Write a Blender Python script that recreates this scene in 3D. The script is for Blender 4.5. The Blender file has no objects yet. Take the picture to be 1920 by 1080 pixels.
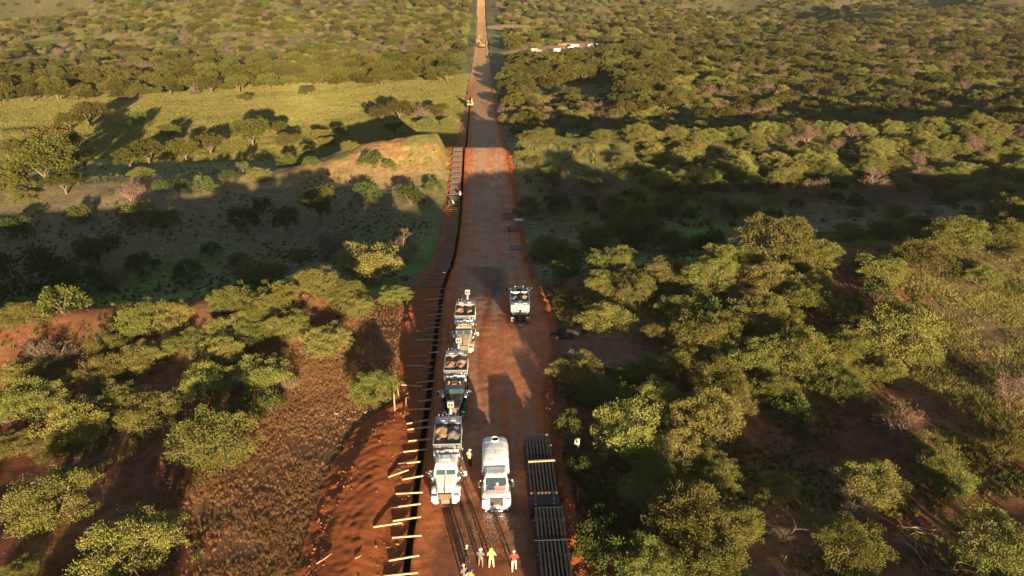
import bpy, bmesh, math, random
import numpy as np
from mathutils import Vector, Matrix, Euler

random.seed(7)
RNG = np.random.default_rng(11)
SC = bpy.context.scene
COL = SC.collection
rad = math.radians

# ------------------------------------------------------------------ camera
CAM_H, PITCH, YAW = 41.0, 25.1, 2.35
cam_d = bpy.data.cameras.new("camera")
cam_d.lens = 24.0
cam_d.sensor_width = 36.0
cam_d.clip_end = 12000
cam = bpy.data.objects.new("camera", cam_d)
cam.location = (0, 0, CAM_H)
cam.rotation_euler = (rad(90 - PITCH), 0, rad(-YAW))
COL.objects.link(cam)
SC.camera = cam

# ------------------------------------------------------------------ sky and sun
SUN_EL, SUN_AZ = 7.4, 165.8          # azimuth clockwise from the road's direction: behind the camera, to the right
w = bpy.data.worlds.new("World")
SC.world = w
w.use_nodes = True
nt = w.node_tree
sky = nt.nodes.new("ShaderNodeTexSky")
sky.sky_type = 'NISHITA'
sky.sun_disc = False
sky.sun_elevation = rad(SUN_EL)
sky.sun_rotation = rad(SUN_AZ)
sky.altitude = 1300
sky.dust_density = 0.7
bg = nt.nodes["Background"]
bg.inputs[1].default_value = 0.05
nt.links.new(sky.outputs[0], bg.inputs[0])
sun_d = bpy.data.lights.new("sun", 'SUN')
sun_d.energy = 5.0
sun_d.angle = rad(0.55)
sun_d.color = (1.0, 0.77, 0.46)
sun = bpy.data.objects.new("sun", sun_d)
sdir = Vector((math.sin(rad(SUN_AZ)) * math.cos(rad(SUN_EL)), math.cos(rad(SUN_AZ)) * math.cos(rad(SUN_EL)), math.sin(rad(SUN_EL))))
sun.rotation_euler = sdir.to_track_quat('Z', 'Y').to_euler()
sun.location = (60, -80, 90)
COL.objects.link(sun)
SC.view_settings.view_transform = 'Standard'
SC.view_settings.look = 'None'
SC.view_settings.gamma = 1.0
SC.view_settings.exposure = 1.65
SC.view_settings.use_curve_mapping = False
SC.cycles.max_bounces = 6
SC.cycles.diffuse_bounces = 2
SC.cycles.transparent_max_bounces = 8

# ------------------------------------------------------------------ noise and terrain
def _h(ix, iy, seed):
    n = (ix.astype(np.int64) * 374761393 + iy.astype(np.int64) * 668265263 + seed * 974634777) & 0x7fffffff
    n = ((n ^ (n >> 13)) * 1274126177) & 0x7fffffff
    return ((n ^ (n >> 16)) & 0xffff) / 65535.0

def vn(x, y, seed=0):
    x = np.asarray(x, float); y = np.asarray(y, float)
    ix = np.floor(x); iy = np.floor(y)
    fx = x - ix; fy = y - iy
    fx = fx * fx * (3 - 2 * fx); fy = fy * fy * (3 - 2 * fy)
    a = _h(ix, iy, seed); b = _h(ix + 1, iy, seed); c = _h(ix, iy + 1, seed); d = _h(ix + 1, iy + 1, seed)
    return (a + (b - a) * fx) * (1 - fy) + (c + (d - c) * fx) * fy - 0.5     # -0.5 .. 0.5

def fbm(x, y, oct=4, seed=0, gain=0.5):
    s = 0; a = 1.0; f = 1.0
    for i in range(oct):
        s = s + a * vn(x * f + 17.3 * i, y * f - 9.1 * i, seed + i)
        a *= gain; f *= 2.03
    return s

def sst(a, b, x):
    t = np.clip((np.asarray(x, float) - a) / (b - a), 0, 1)
    return t * t * (3 - 2 * t)

PY = [-400, 0, 60, 76, 86, 97, 110, 124, 140, 156, 170, 183, 190, 196, 204, 222, 260, 330, 450, 600, 700, 800, 950, 1200, 1600, 2000, 4500]
PZ = [2, .5, 0, -.1, -.7, -2.4, -5.2, -7.8, -9.0, -8.4, -6.8, -4.9, -4.2, -6.3, -8.6, -10.8, -11.8, -11.0, -11.5, -10, -6, 4, 30, 84, 150, 180, 190]
def prof(y):
    return (np.interp(y - 1.5, PY, PZ) + np.interp(y + 1.5, PY, PZ) + np.interp(y, PY, PZ)) / 3

def shift(x, y):
    s = np.where(x < 0, np.clip(.30 * x, -55, 0), np.clip(.12 * x, 0, 40))
    return s * sst(55, 95, y)

# left and right edge of the graded strip, and the centre line of the trench
LY = [-60, 20, 36, 41, 46, 50.5, 55, 58, 60, 64, 70, 76, 82, 88, 98, 110, 130, 160, 190, 200, 240, 330, 480, 620, 1400]
LX = [-13, -13.3, -13.6, -14, -13.9, -13.3, -12.3, -10.2, -8.9, -9.2, -9.8, -10.3, -10.4, -10.2, -9.4, -8.6, -8.2, -8.9, -9.6, -8.6, -8.0, -7.0, -5.2, -4.2, -5]
RY = [-60, 36, 50, 60, 66, 75, 82, 95, 110, 120, 160, 190, 240, 330, 480, 620, 700, 1400]
RX = [6.4, 6.5, 6.1, 6.0, 7.6, 8.4, 8.2, 7.2, 7.0, 7.6, 7.2, 6.6, 5.6, 4.6, 3.2, 2.5, 2.2, 2.6]
TY = [-60, 36, 60, 90, 106, 140, 190, 240, 312, 330]
TX = [-6.4, -6.4, -6.3, -6.35, -5.8, -5.6, -5.6, -5.8, -5.9, -5.9]
T_END = 312.0
def edgeL(y): return np.interp(y, LY, LX) + .35 * fbm(np.asarray(y) * .35, 3.3, 3, 5) + (np.asarray(y) > 200) * 1.0 * fbm(np.asarray(y) * .05, 8.3, 2, 6)
def edgeR(y): return np.interp(y, RY, RX) + .45 * fbm(np.asarray(y) * .4, 7.7, 3, 9) + (np.asarray(y) > 200) * 1.0 * fbm(np.asarray(y) * .05, 1.3, 2, 4)
def trx(y): return np.interp(y, TY, TX) + .05 * vn(np.asarray(y) * .3, 0.5, 21)

def terr(x, y):
    """height of the natural ground"""
    x = np.asarray(x, float); y = np.asarray(y, float)
    z = prof(y - shift(x, y))
    dl = np.maximum(edgeL(y) - x, x - edgeR(y))        # metres outside the strip
    k = sst(0, 14, dl)
    near = .10 * sst(0, .6, dl)
    z = z + near
    z = z + k * (1.3 * fbm(x / 26, y / 26, 3, 31) + .35 * fbm(x / 5, y / 5, 2, 32))
    far = sst(95, 170, y) * sst(6, 40, dl)
    z = z + far * 5.5 * fbm(x / 75, y / 75, 3, 33) * (1 - .75 * sst(215, 250, y) * sst(20, -30, x) * (1 - sst(360, 420, y)))
    # long spurs and gullies of the hills at the horizon
    hf = sst(520, 1000, y)
    r = 1 - 2 * np.abs(fbm(x / 330 + .2 * y / 330, y / 420, 4, 35))
    z = z + hf * (95 * (r - .58) + 26 * fbm(x / 90, y / 90, 3, 36)) * sst(10, 150, dl)
    # mound cut by the road, left of it at the crest
    z = z + 5.2 * sst(0.3, 3.5, edgeL(y) - x) * np.exp(-((y - 184) / 13.0) ** 2) * (1 - sst(-24, -62, x) * 1.0)
    # low bank right of the road at the crest
    z = z + 2.4 * sst(0.3, 3.5, x - edgeR(y)) * np.exp(-((y - 190) / 16.0) ** 2) * (1 - sst(14, 70, x))
    z = z + .55 * np.exp(-((y - 184) / 16.0) ** 2) * sst(1, 6, dl) * fbm(x / 3.2, y / 3.2, 3, 38)
    # hollow added to the left gully, sunk to keep it in shade
    ys_ = y - shift(x, y)
    z = z - 2.2 * sst(-12, -26, x) * sst(112, 128, ys_) * sst(200, 188, ys_)
    # the rise that carries the trees, heightened to throw shade into the gully
    z = z + 3.1 * sst(2, 12, dl) * np.exp(-((y - shift(x, y) - 84) / 9.0) ** 2)
    # bank left of the trench beside the trucks
    z = z + .45 * sst(.2, 1.2, edgeL(y) - x) * sst(60, 66, y) * (1 - sst(84, 92, y))
    return z

def strip_z(x, y):
    x = np.asarray(x, float); y = np.asarray(y, float)
    z = prof(y)
    L = edgeL(y); R = edgeR(y); T = trx(y)
    n1 = fbm(x / .9, y / .9, 3, 41)
    # rough spoil left of the trench, smoother graded road right of it
    left = sst(T + .2, T - .8, x)
    z = z + left * (.045 * n1 + .04 * np.abs(fbm(x / 2.2, y / .5, 2, 42)) + .20)
    z = z + (1 - left) * (.035 * n1 + .05 * fbm(x / .7, y / 9, 3, 43) + .012 * fbm(x / 3, y / .35, 2, 44))
    # spoil heap fanning out, curved tool marks
    sp = sst(T - 1.6, T - 4.0, x) * sst(60, 54, y)
    rr = np.hypot(x + 3.0, y - 40)
    z = z + sp * (.50 + .010 * np.sin(rr * 3.6 + 3.5 * n1) + .012 * np.sin(rr * 8.1 + 2 * n1) + .05 * fbm(x / .3, y / .3, 2, 49))
    z = z - .5 * sp * sst(L + 1.6, L, x)
    # windrow on the right edge, broken lumps
    b = np.exp(-((x - R + .15) / .55) ** 2)
    lump = .55 + .75 * vn(x / .8, y / .8, 45) + .5 * vn(x / .33, y / .33, 46)
    z = z + b * np.clip(lump, .05, 1.4) * (.75 + .35 * vn(y / 6, 1.2, 47)) * (1 - .5 * sst(100, 240, y))
    # low ridge at the left edge
    b2 = np.exp(-((x - L - .2) / .6) ** 2)
    z = z + b2 * np.clip(.10 + .22 * vn(x / .7, y / .9, 48), 0, .4)
    return z + .06

def surf(x, y):
    x = float(x); y = float(y)
    if edgeL(y) + .2 < x < edgeR(y) + .6 and y < 1150:
        return float(strip_z(x, y))
    return float(terr(x, y))

# pixel <-> world, used to find the real place of each thing from where the photograph shows it
_cp, _sp = math.cos(rad(PITCH)), math.sin(rad(PITCH))
_cy, _sy = math.cos(rad(YAW)), math.sin(rad(YAW))
F = 1280.0
def ray(px, py):
    a = (px - 960) / F; b = (py - 540) / F
    fwd = _cp - b * _sp; up = -_sp - b * _cp
    return np.array([a * _cy + fwd * _sy, -a * _sy + fwd * _cy, up])
_T = np.concatenate([np.arange(30, 130, .8), np.geomspace(130, 4000, 260)])
def at(px, py, dz=0.0, fn=None):
    """where the sight line through a pixel meets the ground (or a level dz above it)"""
    d = ray(px, py); fn = fn or terr
    def gap(t): return CAM_H + d[2] * t - fn(d[0] * t, d[1] * t) - dz
    gp = gap(_T); k = int(np.argmax(gp < 0))
    if k == 0: return d[0] * _T[-1], d[1] * _T[-1]
    t = np.linspace(_T[k - 1], _T[k], 12); gp = gap(t); k = max(1, int(np.argmax(gp < 0)))
    f = gp[k - 1] / (gp[k - 1] - gp[k]); q = t[k - 1] + f * (t[k] - t[k - 1])
    return float(d[0] * q), float(d[1] * q)
def surf_np(x, y):
    x = np.asarray(x, float); y = np.asarray(y, float)
    return np.where((x > edgeL(y) + .2) & (x < edgeR(y) + .6) & (y < 1150), strip_z(x, y), terr(x, y))
def at_strip(px, py, dz=0.0): return at(px, py, dz, surf_np)
def proj(x, y, z):
    x = np.asarray(x, float); y = np.asarray(y, float); z = np.asarray(z, float) - CAM_H
    xc = x * _cy - y * _sy; yc = x * _sy + y * _cy
    dep = yc * _cp - z * _sp; v = -(z * _cp + yc * _sp)
    dep = np.where(dep < 1, 1, dep)
    return 960 + F * xc / dep, 540 + F * v / dep, dep

# ------------------------------------------------------------------ helpers
def mesh_np(name, verts, faces, mat=None, smooth=False):
    """faces: (N,k) int array"""
    me = bpy.data.meshes.new(name)
    verts = np.asarray(verts, np.float32); faces = np.asarray(faces, np.int32)
    me.vertices.add(len(verts)); me.vertices.foreach_set("co", verts.ravel())
    k = faces.shape[1]
    me.loops.add(faces.size); me.loops.foreach_set("vertex_index", faces.ravel())
    me.polygons.add(len(faces))
    me.polygons.foreach_set("loop_start", np.arange(0, faces.size, k, dtype=np.int32))
    me.polygons.foreach_set("loop_total", np.full(len(faces), k, np.int32))
    me.polygons.foreach_set("use_smooth", np.full(len(faces), smooth, bool))
    me.update(calc_edges=True)
    if mat:
        for m in (mat if isinstance(mat, (list, tuple)) else [mat]): me.materials.append(m)
    return me

def colattr(me, cols, name="Col"):
    a = me.color_attributes.new(name, 'FLOAT_COLOR', 'POINT')
    c = np.ones((len(me.vertices), 4), np.float32); c[:, :3] = np.clip(cols, 0, 1)
    a.data.foreach_set("color", c.ravel())

def link(name, me, parent=None, loc=None, kind=None):
    o = bpy.data.objects.new(name, me); COL.objects.link(o)
    if parent: o.parent = parent
    if loc is not None: o.location = loc
    if kind: o['kind'] = kind
    return o

def thing(name, label, cat, loc=(0, 0, 0), rz=0.0, group=None, scale=None):
    o = bpy.data.objects.new(name, None); COL.objects.link(o)
    o.empty_display_size = .3
    o.location = loc; o.rotation_euler = (0, 0, rz)
    if scale: o.scale = scale
    o['label'] = label; o['category'] = cat
    if group: o['group'] = group
    return o
def tag(o, label, cat, group=None):
    o['label'] = label; o['category'] = cat
    if group: o['group'] = group
    return o

def copy_thing(root, loc, rz=0.0, scale=None, label=None, group=None):
    r = root.copy(); COL.objects.link(r); r.location = loc; r.rotation_euler = (0, 0, rz)
    if scale: r.scale = scale
    if label: r['label'] = label
    if group: r['group'] = group
    def rec(src, dst):
        for ch in KIDS.get(src.name, ()):
            c = ch.copy(); COL.objects.link(c); c.parent = dst
            rec(ch, c)
    rec(root, r)
    return r
KIDS = {}
def note_kids(o):
    def rec(p):
        KIDS[p.name] = list(p.children)
        for c in p.children: rec(c)
    rec(o)

# ------------------------------------------------------------------ materials
def newmat(name):
    m = bpy.data.materials.new(name); m.use_nodes = True
    n = m.node_tree.nodes; l = m.node_tree.links
    return m, n, l, n["Principled BSDF"]

def M(name, col, rough=.7, metal=0.0, var=0.0, scale=3.0, bump=0.0, dirt=0.0, dirtcol=(.22, .10, .05), coat=0.0):
    m, n, l, b = newmat(name)
    b.inputs["Roughness"].default_value = rough; b.inputs["Metallic"].default_value = metal
    if coat: b.inputs["Coat Weight"].default_value = coat
    tc = n.new("ShaderNodeTexCoord")
    noi = n.new("ShaderNodeTexNoise"); noi.inputs["Scale"].default_value = scale; noi.inputs["Detail"].default_value = 5
    l.new(tc.outputs["Object"], noi.inputs["Vector"])
    ramp = n.new("ShaderNodeMapRange"); ramp.inputs["From Min"].default_value = .3; ramp.inputs["From Max"].default_value = .7
    ramp.inputs["To Min"].default_value = 1 - var; ramp.inputs["To Max"].default_value = 1 + var
    l.new(noi.outputs["Fac"], ramp.inputs["Value"])
    mul = n.new("ShaderNodeVectorMath"); mul.operation = 'SCALE'; mul.inputs[0].default_value = col
    l.new(ramp.outputs["Result"], mul.inputs["Scale"])
    out = mul.outputs[0]
    if dirt:
        n2 = n.new("ShaderNodeTexNoise"); n2.inputs["Scale"].default_value = scale * .6; n2.inputs["Detail"].default_value = 8
        n2.inputs["Roughness"].default_value = .7
        l.new(tc.outputs["Object"], n2.inputs["Vector"])
        r2 = n.new("ShaderNodeMapRange"); r2.inputs["From Min"].default_value = .45; r2.inputs["From Max"].default_value = .75
        r2.inputs["To Max"].default_value = dirt
        l.new(n2.outputs["Fac"], r2.inputs["Value"])
        mx = n.new("ShaderNodeMix"); mx.data_type = 'RGBA'
        l.new(r2.outputs["Result"], mx.inputs["Factor"]); l.new(out, mx.inputs["A"]); mx.inputs["B"].default_value = (*dirtcol, 1)
        out = mx.outputs["Result"]
    l.new(out, b.inputs["Base Color"])
    if bump:
        bp = n.new("ShaderNodeBump"); bp.inputs["Strength"].default_value = bump; bp.inputs["Distance"].default_value = .05
        l.new(noi.outputs["Fac"], bp.inputs["Height"]); l.new(bp.outputs[0], b.inputs["Normal"])
    return m

def soil_mat(name, fine=14.0, speck=.35, bump=.6, dist=.08):
    """vertex colour (what the soil is made of) broken up at three scales"""
    m, n, l, b = newmat(name)
    b.inputs["Roughness"].default_value = .95
    b.inputs["Specular IOR Level"].default_value = .15
    at_ = n.new("ShaderNodeVertexColor"); at_.layer_name = "Col"
    geo = n.new("ShaderNodeNewGeometry")
    def noise(sc, det, rough=.6):
        t = n.new("ShaderNodeTexNoise"); t.inputs["Scale"].default_value = sc; t.inputs["Detail"].default_value = det
        t.inputs["Roughness"].default_value = rough
        l.new(geo.outputs["Position"], t.inputs["Vector"]); return t
    a = noise(.35, 6, .65); c = noise(fine * .12, 5, .7); d = noise(fine, 4, .7)
    def rng(t, lo, hi):
        r = n.new("ShaderNodeMapRange"); r.inputs["From Min"].default_value = .3; r.inputs["From Max"].default_value = .7
        r.inputs["To Min"].default_value = lo; r.inputs["To Max"].default_value = hi
        l.new(t.outputs["Fac"], r.inputs["Value"]); return r.outputs["Result"]
    m1 = n.new("ShaderNodeMath"); m1.operation = 'MULTIPLY'; l.new(rng(a, .78, 1.22), m1.inputs[0]); l.new(rng(c, 1 - speck, 1 + speck), m1.inputs[1])
    m2 = n.new("ShaderNodeMath"); m2.operation = 'MULTIPLY'; l.new(m1.outputs[0], m2.inputs[0]); l.new(rng(d, 1 - speck * .7, 1 + speck * .7), m2.inputs[1])
    mul = n.new("ShaderNodeVectorMath"); mul.operation = 'SCALE'
    l.new(at_.outputs["Color"], mul.inputs[0]); l.new(m2.outputs[0], mul.inputs["Scale"])
    l.new(mul.outputs[0], b.inputs["Base Color"])
    add = n.new("ShaderNodeMath"); add.operation = 'ADD'; l.new(c.outputs["Fac"], add.inputs[0])
    sc2 = n.new("ShaderNodeMath"); sc2.operation = 'MULTIPLY'; sc2.inputs[1].default_value = .35
    l.new(d.outputs["Fac"], sc2.inputs[0]); l.new(sc2.outputs[0], add.inputs[1])
    bp = n.new("ShaderNodeBump"); bp.inputs["Strength"].default_value = bump; bp.inputs["Distance"].default_value = dist
    l.new(add.outputs[0], bp.inputs["Height"]); l.new(bp.outputs[0], b.inputs["Normal"])
    return m

def leaf_mat(name, c1, c2, trans=.30, objvar=.30):
    m, n, l, b = newmat(name)
    n.remove(b)
    out = n["Material Output"]
    at_ = n.new("ShaderNodeAttribute"); at_.attribute_name = "leafvar"
    oi = n.new("ShaderNodeObjectInfo")
    mx = n.new("ShaderNodeMix"); mx.data_type = 'RGBA'; mx.inputs["A"].default_value = (*c1, 1); mx.inputs["B"].default_value = (*c2, 1)
    l.new(at_.outputs["Fac"], mx.inputs["Factor"])
    r = n.new("ShaderNodeMapRange"); r.inputs["To Min"].default_value = 1 - objvar; r.inputs["To Max"].default_value = 1 + objvar
    l.new(oi.outputs["Random"], r.inputs["Value"])
    hs = n.new("ShaderNodeHueSaturation")
    l.new(mx.outputs["Result"], hs.inputs["Color"]); l.new(r.outputs["Result"], hs.inputs["Value"])
    h2 = n.new("ShaderNodeMath"); h2.operation = 'MULTIPLY_ADD'; h2.inputs[1].default_value = 7.31; h2.inputs[2].default_value = 0
    fr = n.new("ShaderNodeMath"); fr.operation = 'FRACT'
    l.new(oi.outputs["Random"], h2.inputs[0]); l.new(h2.outputs[0], fr.inputs[0])
    r2 = n.new("ShaderNodeMapRange"); r2.inputs["To Min"].default_value = .470; r2.inputs["To Max"].default_value = .522
    l.new(fr.outputs[0], r2.inputs["Value"]); l.new(r2.outputs["Result"], hs.inputs["Hue"])
    df = n.new("ShaderNodeBsdfDiffuse"); tr = n.new("ShaderNodeBsdfTranslucent"); ms = n.new("ShaderNodeMixShader")
    ms.inputs[0].default_value = trans
    l.new(hs.outputs[0], df.inputs[0]); l.new(hs.outputs[0], tr.inputs[0])
    l.new(df.outputs[0], ms.inputs[1]); l.new(tr.outputs[0], ms.inputs[2])
    l.new(ms.outputs[0], out.inputs["Surface"])
    return m

MAT_GROUND = soil_mat("ground_soil", 9.0, .38, .8, .12)
MAT_ROAD = soil_mat("graded_soil", 12.0, .20, .55, .05)
MAT_LEAF_MES = leaf_mat("mesquite_leaf", (.108, .118, .026), (.262, .242, .072), .12)
MAT_LEAF_OAK = leaf_mat("oak_leaf", (.070, .073, .016), (.145, .132, .034), .2)
MAT_LEAF_BUSH = leaf_mat("bush_leaf", (.055, .078, .022), (.110, .125, .035), .2)
MAT_TWIG = leaf_mat("dry_twig", (.15, .095, .068), (.24, .16, .115), .05, .15)
MAT_GRASS = leaf_mat("grass_blade", (.16, .115, .045), (.17, .18, .055), .3)
MAT_BARK = M("bark", (.15, .10, .07), .9, var=.35, scale=6, bump=.5)
# ================================================================== ground
def zones(x, y, z):
    """soil and grass colour of the natural ground (what grows there; the gully grass is lightened against its shade)"""
    px, py, dep = proj(x, y, z)
    red = np.array([.165, .060, .032]); dry = np.array([.20, .105, .050]); grn = np.array([.085, .115, .026])
    mead = np.array([.28, .27, .085]); tan = np.array([.30, .19, .085]); lit = np.array([.07, .085, .03])
    n = fbm(x / 9, y / 9, 4, 51); n2 = fbm(x / 2.3, y / 2.3, 3, 52); n3 = fbm(x / 40, y / 40, 3, 53)
    def mix(a, b, t): return a * (1 - t[..., None]) + b * t[..., None]
    c = np.broadcast_to(red, x.shape + (3,)).copy()
    # near plateau: red earth with dry straw-coloured grass
    g = sst(-.12, .22, n + .5 * n2 + .10)
    g = g * (.35 + .65 * sst(-48, -30, x) * sst(0, -10, x) + .25 * (x > 0))
    c = mix(c, dry, np.clip(g, 0, 1) * .85)
    # litter and low green under the thickets right of the strip
    t = sst(9, 14, x) * sst(0, .3, n + .15) * .7 * sst(34, 22, x - .25 * (y - 40)) * (y < 130)
    c = mix(c, grn * .9, t)
    # green and tan gully beyond the near tree line, grass lightened to offset shade
    ysh = y - shift(x, y)
    t = sst(86, 98, ysh)
    gl = mix(np.broadcast_to(np.array([.20, .16, .085]), c.shape), grn * np.array([1.7, 1.85, 1.7]), sst(-.15, .25, n3 + .6 * n) * (.3 + .7 * sst(150, 130, ysh)))
    c = mix(c, gl, t)
    # right side beyond: mostly covered, tan-red between
    t = sst(120, 150, ysh) * sst(8, 16, x)
    rt = mix(np.broadcast_to(np.array([.12, .066, .036]), c.shape), np.array([.13, .125, .04]), sst(-.15, .2, n + n3))
    c = mix(c, rt, t)
    # mound: yellow straw
    t = np.exp(-((y - 184) / 15.0) ** 2) * sst(-70, -40, x) * (x < -6)
    c = mix(c, mix(np.broadcast_to(np.array([.36, .20, .07]), c.shape), np.array([.20, .17, .05]), sst(-.1, .3, n + .4 * n2)), t)
    # valley meadow
    t = sst(196, 214, ysh) * sst(-4, -12, x)
    c = mix(c, mix(np.broadcast_to(mead, c.shape), grn * 1.25, sst(0, .35, n3 + .3 * n) * .8), t)
    t = sst(205, 225, ysh) * sst(4, 12, x) * (ysh < 420)
    c = mix(c, mix(np.broadcast_to(np.array([.12, .14, .045]), c.shape), np.array([.17, .12, .05]), sst(-.1, .25, n3 + .5 * n)), t)
    # far side of the valley: pale grass slopes, then tan hills
    t = sst(400, 470, ysh)
    c = mix(c, mix(np.broadcast_to(np.array([.21, .19, .07]), c.shape), np.array([.13, .135, .045]), sst(-.1, .2, n3)), t)
    t = sst(600, 860, y)
    c = mix(c, mix(np.broadcast_to(np.array([.085, .072, .038]), c.shape), np.array([.065, .062, .028]), sst(-.15, .2, n3 + fbm(x / 120, y / 120, 2, 55))), t)
    # pale dry watercourse meandering across the meadow
    wc = np.abs((ysh - 262) - 14 * np.sin(x / 37) - .22 * (x + 60))
    t = sst(2.2, .8, wc) * sst(-.1, .1, vn(x / 22, y / 22, 57)) * sst(-20, -40, x)
    c = mix(c, np.array([.30, .22, .15]), t)
    # cleared camp right of the road
    t = np.clip(1 - ((x - 56) / 44.0) ** 2 - ((y - 500 - .35 * (x - 56)) / 30.0) ** 2, 0, 1)
    c = mix(c, np.array([.42, .27, .15]), sst(0, .3, t * (1 + 1.5 * n)))
    t = np.clip(1 - ((x - 26) / 24.0) ** 2 - ((y - 662) / 20.0) ** 2, 0, 1)
    c = mix(c, np.array([.44, .28, .16]), sst(0, .3, t * (1 + 1.5 * n)))
    # pale clearing beside the dark heap, bare tongues under the right-hand trees
    t = np.clip(1 - ((x - 14.5) / 6.5) ** 2 - ((y - 71) / 5.5) ** 2, 0, 1)
    c = mix(c, np.array([.235, .125, .078]), sst(0, .25, t * (1 + 1.5 * n)))
    for (a0, b0, a1, b1, wd) in ((30, 64, 22, 36, 3.2), (24, 46, 19, 33, 2.6), (47, 70, 37, 38, 3.0)):
        u = np.clip(((y - b0) / (b1 - b0)), 0, 1)
        d = np.abs(x - (a0 + (a1 - a0) * u)) + 2.0 * np.abs(y - np.clip(y, b1, b0)) * .3
        c = mix(c, np.array([.25, .11, .055]), sst(wd, wd * .4, d + 1.4 * n) * .8)
    # grass slope at the far right
    t = sst(52, 62, x + .4 * n) * (y < 120) * .85
    c = mix(c, np.array([.135, .105, .046]), t)
    return c

def build_ground():
    ys = [-70.0]
    while ys[-1] < 2000:
        y = ys[-1]
        if y < 22: s = 2.0
        elif y < 112: s = .36
        elif y < 210: s = .36 + (y - 112) * .004
        elif y < 1300: s = max(.75, .0062 * y)
        else: s = .03 * y
        ys.append(y + s)
    ys = np.array(ys)
    u = np.linspace(-1, 1, 541)
    s = 1.55 * np.sign(u) * (np.abs(u) ** 1.35 * .75 + np.abs(u) * .25)
    Y, S = np.meshgrid(ys, s, indexing='ij')
    X = S * (np.maximum(Y, 0) + 55)
    Z = terr(X, Y)
    C = zones(X, Y, Z)
    # sink the sheet where the graded strip lies on it
    ins = (X > edgeL(Y) + .55) & (X < edgeR(Y) - .15) & (Y < 1148)
    Zb = np.where(ins, Z - 4.0, Z)
    n0, n1 = X.shape
    V = np.stack([X, Y, Zb], -1).reshape(-1, 3)
    i = np.arange(n0 * n1).reshape(n0, n1)
    Fc = np.stack([i[:-1, :-1], i[:-1, 1:], i[1:, 1:], i[1:, :-1]], -1).reshape(-1, 4)
    me = mesh_np("ground", V, Fc, MAT_GROUND, True)
    colattr(me, C.reshape(-1, 3))
    link("ground", me, kind='structure')

def strip_col(X, Y):
    T = trx(Y); L = edgeL(Y); R = edgeR(Y)
    n = fbm(X / 3, Y / 3, 4, 61); nl = fbm(X / .8, Y / 14, 4, 62); n3 = fbm(X / 6, Y / 25, 3, 63)
    def mix(a, b, t): return a * (1 - t[..., None]) + b * t[..., None]
    c = np.broadcast_to(np.array([.33, .095, .032]), X.shape + (3,)).copy()
    c = mix(c, np.array([.52, .165, .062]), sst(T + .2, T + 1.0, X) * sst(R - .3, R - 1.0, X))
    # compacted, paler wheel lanes on the road
    mid = sst(T + 1.2, T + 2.6, X) * sst(R - .8, R - 2.2, X)
    far = sst(78, 110, Y)
    comp = mid * (.15 + .7 * far + 1.0 * nl + .5 * n3)
    c = mix(c, np.array([.43, .255, .165]), np.clip(comp, 0, 1))
    c = mix(c, np.array([.46, .27, .15]), sst(195, 260, Y) * .8 * np.clip(mid + .3, 0, 1))
    c = mix(c, np.array([.66, .37, .17]), sst(300, 420, Y))  # far stretch painted paler to look sunlit
    # darker tongue where the graded lanes split
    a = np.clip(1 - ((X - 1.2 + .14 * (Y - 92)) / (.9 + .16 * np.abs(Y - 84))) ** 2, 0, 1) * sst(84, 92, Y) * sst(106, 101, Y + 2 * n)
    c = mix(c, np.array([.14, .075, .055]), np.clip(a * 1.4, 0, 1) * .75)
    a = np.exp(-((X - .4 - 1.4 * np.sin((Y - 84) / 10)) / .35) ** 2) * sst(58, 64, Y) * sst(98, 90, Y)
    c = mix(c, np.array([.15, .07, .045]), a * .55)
    # soil wetted by the water truck
    wet = np.clip(1 - ((X - .4 - .2 * n) / 5.8) ** 2 - ((Y - 37 + 3 * n) / 10.0) ** 2, 0, 1)
    c = mix(c, np.array([.125, .045, .022]), sst(0, .45, wet) * .62)
    return c

def grid_mesh(name, X, Y, Z, C, mat, kind, smooth=True, parent=None):
    n0, n1 = X.shape
    V = np.stack([X, Y, Z], -1).reshape(-1, 3)
    i = np.arange(n0 * n1).reshape(n0, n1)
    Fc = np.stack([i[:-1, :-1], i[:-1, 1:], i[1:, 1:], i[1:, :-1]], -1).reshape(-1, 4)
    me = mesh_np(name, V, Fc, mat, smooth)
    colattr(me, C.reshape(-1, 3))
    return link(name, me, parent, kind=kind)

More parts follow.
